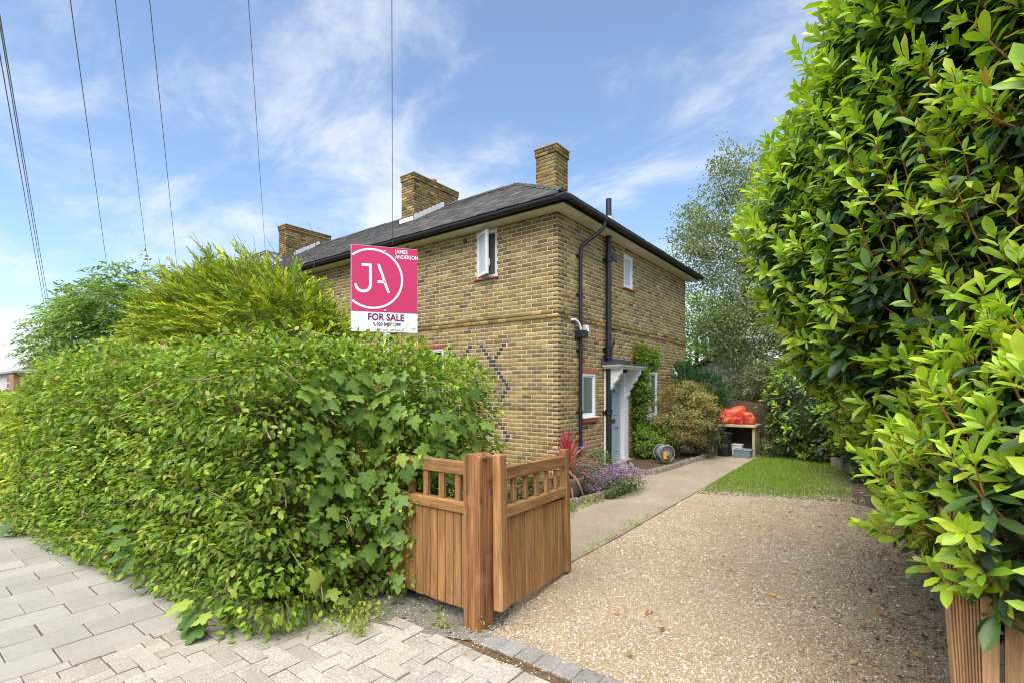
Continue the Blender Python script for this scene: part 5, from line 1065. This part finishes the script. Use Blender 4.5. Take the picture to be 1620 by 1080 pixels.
def sack(c, h, m, label, seed, neck=True):
    r = np.random.default_rng(seed); bm = bmesh.new(); bmesh.ops.create_icosphere(bm, subdivisions=4, radius=1); V = np.array([v.co[:] for v in bm.verts]); F = np.array([[x.index for x in f.verts] for f in bm.faces]); bm.free()
    d = 1+.26*lump(V+r.normal(0, 5, 3), 2.2)-.10*np.abs(lump(V+r.normal(0, 5, 3), 6))+.05*lump(V, 14); W = np.sign(V)*np.abs(V)**.8*d[:, None]*np.array(h); W[:, 2] = np.maximum(W[:, 2], -h[2]*.8); W[:, 2] += h[2]*.8
    o = new_obj('rubble_sack', mesh_np('rubble_sack', W, [F], m, smooth=True), None, c); return tag(o, label, 'sack', 'sacks on the bench')
sack((-3.30,12.85,.762), (.27,.22,.22), M['orange'], 'left orange plastic sack lying on the bench', 1); sack((-2.88,12.86,.762), (.24,.22,.22), M['orange'], 'tallest bright orange sack in the middle of the bench', 2); sack((-2.55,12.80,.762), (.15,.17,.16), M['orange'], 'small crumpled orange sack at the right end of the bench', 3); sack((-2.74,12.64,.762), (.10,.08,.09), M['redbag'], 'small dark red sack at the front of the bench', 4); sack((-3.08,12.62,.762), (.15,.10,.09), M['orange'], 'flat orange sack at the front edge of the bench', 5)
bn = thing('black_bin', 'black plastic bin under the bench', 'bin', (-3.02, 12.40, 0)); MB().lathe([(.15,0),(.17,.48),(.175,.50)], (-3.02,12.40,.016), 20).build('body', M['binblack'], bn, smooth=True); MB().lathe([(.19,0),(.195,.04),(.10,.07)], (-3.02,12.40,.52), 20).build('lid', M['binblack'], bn, smooth=True)
def tub(name, label, c, sx, sy, sz, m, a=0):
    t = thing(name, label, 'box', c); mb = MB(); V = []
    for z, k in ((0,.86),(sz,1),(sz,.92),(.02,.8)): V += [(c[0]+sx/2*k*i, c[1]+sy/2*k*j, c[2]+z) for i, j in ((-1,-1),(1,-1),(1,1),(-1,1))]
    mb.add(V, [(3,2,1,0)]+[(4*l+i,4*l+(i+1) % 4,4*(l+1)+(i+1) % 4,4*(l+1)+i) for l in range(3) for i in range(4)]+[(12,13,14,15)]); mb.build('body', m, t); q = MB()
    for i, (x0, y0, x1, y1) in enumerate(((-1,-1,1,-1),(1,-1,1,1),(1,1,-1,1),(-1,1,-1,-1))): q.tube([(c[0]+sx/2*x0, c[1]+sy/2*y0, c[2]+sz), (c[0]+sx/2*x1, c[1]+sy/2*y1, c[2]+sz)], .012, 6)
    q.build('rim', m, t); return t
tub('storage_tub', 'blue-grey plastic tub on the ground in front of the bench', (-2.60,12.40,.02), .36, .30, .18, M['greybox']); tub('storage_tub', 'white plastic box beside the blue-grey tub', (-2.78,12.66,.02), .22, .22, .26, M['whitebox']); tub('storage_tub', 'pale grey box left of the black bin', (-3.30,12.25,.02), .14, .2, .30, M['whitebox'])
# shed beyond
sh_ = thing('garden_shed', 'pale weatherboarded gable of an outbuilding behind the dark conifer', 'shed', (-4.2, 18.6, 0))
def gz_(x): return 3.05-abs(x+4.2)*.52
z = 0.
while z < 3.0:
    hwid = min(1.5, (3.02-z-.08)/.52)
    if hwid > .1: MB().box((-4.2-hwid,18.5+.012*0,z),(-4.2+hwid,18.53,z+.128), .006).build('slat', M['shed'], sh_)
    z += .135
MB().box((-5.68,18.54,0),(-2.72,21,2.2)).build('wall', M['dark'], sh_)
for sg in (-1, 1):
    q = MB(); q.prism([(-4.2,18.3,3.10),(-4.2+sg*1.75,18.3,2.19),(-4.2+sg*1.75,18.3,2.27),(-4.2,18.3,3.20)], (0,2.9,0)); q.build('roof', M['bark'], sh_)
# back fence closing the garden
bf = thing('back_fence', 'dark close-boarded fence across the end of the garden', 'fence', (-3, 15.2, 0)); bme2 = MB().box((-.07,-.01,0),(.07,.01,1.5), .004).data('board', M['bark'])
for i in range(26): piece('board', bme2, bf, (-6.0+i*.15, 15.2+(i % 2)*.012, 0), np.diag((1,1,rng.uniform(.98,1.02))))
# ================================================================== LOOSE GROUND COVER
# gravel stones
def pebbles(n, reg, s0, zoff=.0):
    x = rng.uniform(reg[0], reg[1], n); y = rng.uniform(reg[2], reg[3], n); s = s0*rng.lognormal(0, .28, n); P = np.stack([x, y, zoff+s*.22], 1)
    A = nrm(np.stack([rng.normal(0, 1, n), rng.normal(0, 1, n), rng.normal(0, .25, n)], 1)); Nl = nrm(UP+rng.normal(0, .3, (n, 3))); return P, A, Nl, s, rng.uniform(.55, .95, n), rng.uniform(.4, .7, n)
T_PEB = tmpl([(.5,0,0),(.2,.45,.02),(-.35,.38,0),(-.5,-.05,.03),(-.22,-.46,0),(.3,-.4,0),(.12,.08,.5),(-.15,-.05,.46),(0,0,-.4)], [(0,1,6),(1,2,7,6),(2,3,7),(3,4,7),(4,5,6,7),(5,0,6)])
Z = [pebbles(38000, (-2.32,.3,2.5,4.1), .0100), pebbles(23000, (-2.32,.5,4.0,5.8), .0122), pebbles(13000, (-2.32,.6,5.7,8.4), .0155), pebbles(500, (-2.2,-.6,2.2,2.56), .010, .016), pebbles(700, (-3.2,-2.25,3.2,9.5), .010, .02), pebbles(500, (-2.9,-2.0,2.15,2.7), .010, .004), pebbles(2600, (-2.3,-.2,7.8,8.7), .016, .008), pebbles(900, (-2.3,-.2,8.5,9.6), .016, .008)]
P, A, Nl, s, wy, hz_ = [np.concatenate(q) for q in zip(*Z)]
k = ~((P[:, 0]-P[:, 1]*.02 < -2.36) & (P[:, 1] > 2.9) & (rng.random(len(P)) < .0)); Mx = frames(A, Nl, s, s*wy, s*hz_)
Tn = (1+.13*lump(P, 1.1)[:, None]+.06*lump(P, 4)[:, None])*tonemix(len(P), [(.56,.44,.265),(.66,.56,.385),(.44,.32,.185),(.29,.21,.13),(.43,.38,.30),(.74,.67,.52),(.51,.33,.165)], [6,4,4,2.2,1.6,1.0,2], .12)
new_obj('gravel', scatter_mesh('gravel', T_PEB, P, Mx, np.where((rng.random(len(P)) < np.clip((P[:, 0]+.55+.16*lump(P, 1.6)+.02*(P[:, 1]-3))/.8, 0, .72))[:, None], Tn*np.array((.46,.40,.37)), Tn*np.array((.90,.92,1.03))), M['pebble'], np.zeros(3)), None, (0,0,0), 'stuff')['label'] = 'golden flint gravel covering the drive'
# grass
def inpoly(x, y, poly):
    c = np.zeros(len(x), bool); j = len(poly)-1
    for i in range(len(poly)):
        xi, yi = poly[i]; xj, yj = poly[j]; c ^= ((yi > y) != (yj > y)) & (x < (xj-xi)*(y-yi)/(yj-yi+1e-9)+xi); j = i
    return c
n = 42000; x = rng.uniform(-2.35,.6,n); y = rng.uniform(7.6,13,n); Q = np.stack([x, y, np.zeros(n)], 1); jit = lump(Q, 2.5)*.32+lump(Q, 9)*.14
edge = np.minimum.reduce([np.full(n, 9.)]+[np.abs(lump(Q, .01))*0+9]); k = inpoly(x, y+jit, LAWN); right = np.clip((x+1.35+.25*lump(Q, 1.8)+.06*(y-9))/1.0, 0, 1); near = np.clip((8.75-y+.35*lump(Q, 2))/.9, 0, 1); k &= rng.random(n) > np.clip(right*1.0+near*.9+.45*(lump(Q, 3.1) > .3), 0, .97)
Q = Q[k]; n = len(Q); Q[:, 2] = .005; A = nrm(UP+rng.normal(0, .45, (n, 3))*np.array((1,1,.2))); L = rng.uniform(.03,.07,n)
go = new_obj('grass', scatter_mesh('grass', T_BLADE, Q, frames(A, nrm(np.stack([rng.normal(0,1,n), rng.normal(0,1,n), np.full(n,.2)], 1)), L, np.full(n, .009), L), tonemix(n, [(.21,.35,.035),(.27,.40,.045),(.15,.27,.03),(.40,.38,.14)], [4,4,3,1.2], .15), M['leaf'], np.zeros(3)), None, (0,0,0), 'stuff'); go['label'] = 'short green lawn grass beside the path'
# weeds in paving joints and at the gate
def weed(name, label, c, r, n, L0, cols, tm=T_BEECH, wid=.5, hgt=.5):
    t = thing(name, label, 'weed', (c[0], c[1], 0)); P = np.array((c[0], c[1], .01))+rng.normal(0, 1, (n, 3))*np.array((r[0], r[1], 0)); P[:, 2] = np.abs(rng.normal(0, hgt*.1, n))+.008; A = nrm(UP*.7+rv(n)*.8); A[:, 2] = np.abs(A[:, 2]); L = L0*rng.uniform(.6,1.3,n)
    leaves(t, tm, P, A, nrm(UP+rv(n)*.5), L, L*wid, tonemix(n, cols, [1]*len(cols), .15), M['leaf'], 0); return t
WG = [(.30,.38,.05),(.20,.30,.04),(.38,.40,.08)]
weed('joint_weed', 'bright green weeds spreading from the hedge foot over the paving', (-2.92,2.08), (.10,.12), 420, .034, WG); weed('joint_weed', 'small weed tuft in the block paving joint below the fence panel', (-2.72,1.95), (.035,.035), 60, .03, WG); weed('joint_weed', 'small yellow-green weed tuft on the dark concrete by the gate post', (-2.36,2.36), (.05,.03), 60, .028, WG); weed('joint_weed', 'tiny weed at the foot of the gate post by the gravel', (-2.08,2.42), (.03,.03), 24, .022, WG)
weed('grass_tuft', 'grassy tuft growing at the hedge corner', (-3.1,1.72), (.06,.05), 80, .09, [(.22,.30,.06),(.32,.36,.10)], T_BLADE, .12); weed('path_weed', 'line of weeds along the edge of path and gravel', (-2.30,5.1), (.02,.55), 180, .028, WG); weed('edge_weed', 'low weeds at the foot of the log edging by the potted plant', (-3.22,6.1), (.03,.22), 160, .035, WG)
weed('drive_weed', 'tiny green weeds sprouting from gravel near the right-hand post', (-.12,2.75), (.16,.2), 40, .016, WG)
# moss and grit lines in the paving joints
n = 6500; x = rng.uniform(-3.4,-1.5,n); y = rng.uniform(1.2,2.35,n); k = (lump(np.stack([x, y, x*0], 1), 4.5) > .15) & (y > 1.85-.10*(x+3.3)); P = np.stack([x, y, np.full(n, .006)], 1)[k]; n = len(P); A = rv(n); A[:, 2] = np.abs(A[:, 2])*.4; L = rng.uniform(.006,.018,n)
mo = new_obj('moss', scatter_mesh('moss', T_DIA, P, frames(nrm(A), nrm(UP+rv(n)*.6), L, L*.6), tonemix(n, [(.22,.12,.05),(.16,.17,.04),(.30,.21,.10)], [3,1.5,2], .2), M['leaf'], np.zeros(3)), None, (0,0,0), 'stuff'); mo['label'] = 'rusty moss and grit lodged in the paving joints'
# fallen leaves
def in_view(p): u, v, d = proj(np.array(p)); return 0 < u < 1620 and v < 1080
n = 2600; x = rng.uniform(-.7,1.5,n); y = rng.uniform(3,13,n); P = np.stack([x, y, np.full(n, .022)], 1); A = rv(n); A[:, 2] *= .15; L = rng.uniform(.02,.06,n); kk = rng.random(n) < np.clip((x+.25+.04*(y-6))/.5, 0, 1); P, A, L = P[kk], A[kk], L[kk]; n = len(P)
n3 = 70; P3 = np.stack([rng.uniform(-1.7,.2,n3), rng.uniform(2.8,10.5,n3), np.full(n3,.026)], 1); A3 = rv(n3); A3[:, 2] *= .12; Tl = np.vstack([tonemix(n, [(.12,.065,.04),(.20,.12,.06),(.08,.04,.03),(.30,.20,.09)], [4,3,3,1], .2), tonemix(n3, [(.55,.36,.06),(.50,.22,.08),(.58,.45,.16)], [1,1,1], .15)]); P = np.vstack([P, P3]); A = np.vstack([A, A3]); L = np.concatenate([L, rng.uniform(.04,.08,n3)]); n = len(P)
li = new_obj('leaf_litter', scatter_mesh('leaf_litter', T_DIA, P, frames(nrm(A), nrm(UP+rv(n)*.35), L, L*.5), Tl, M['leaf'], np.zeros(3)), None, (0,0,0), 'stuff'); li['label'] = 'brown leaf litter along the foot of the laurel'
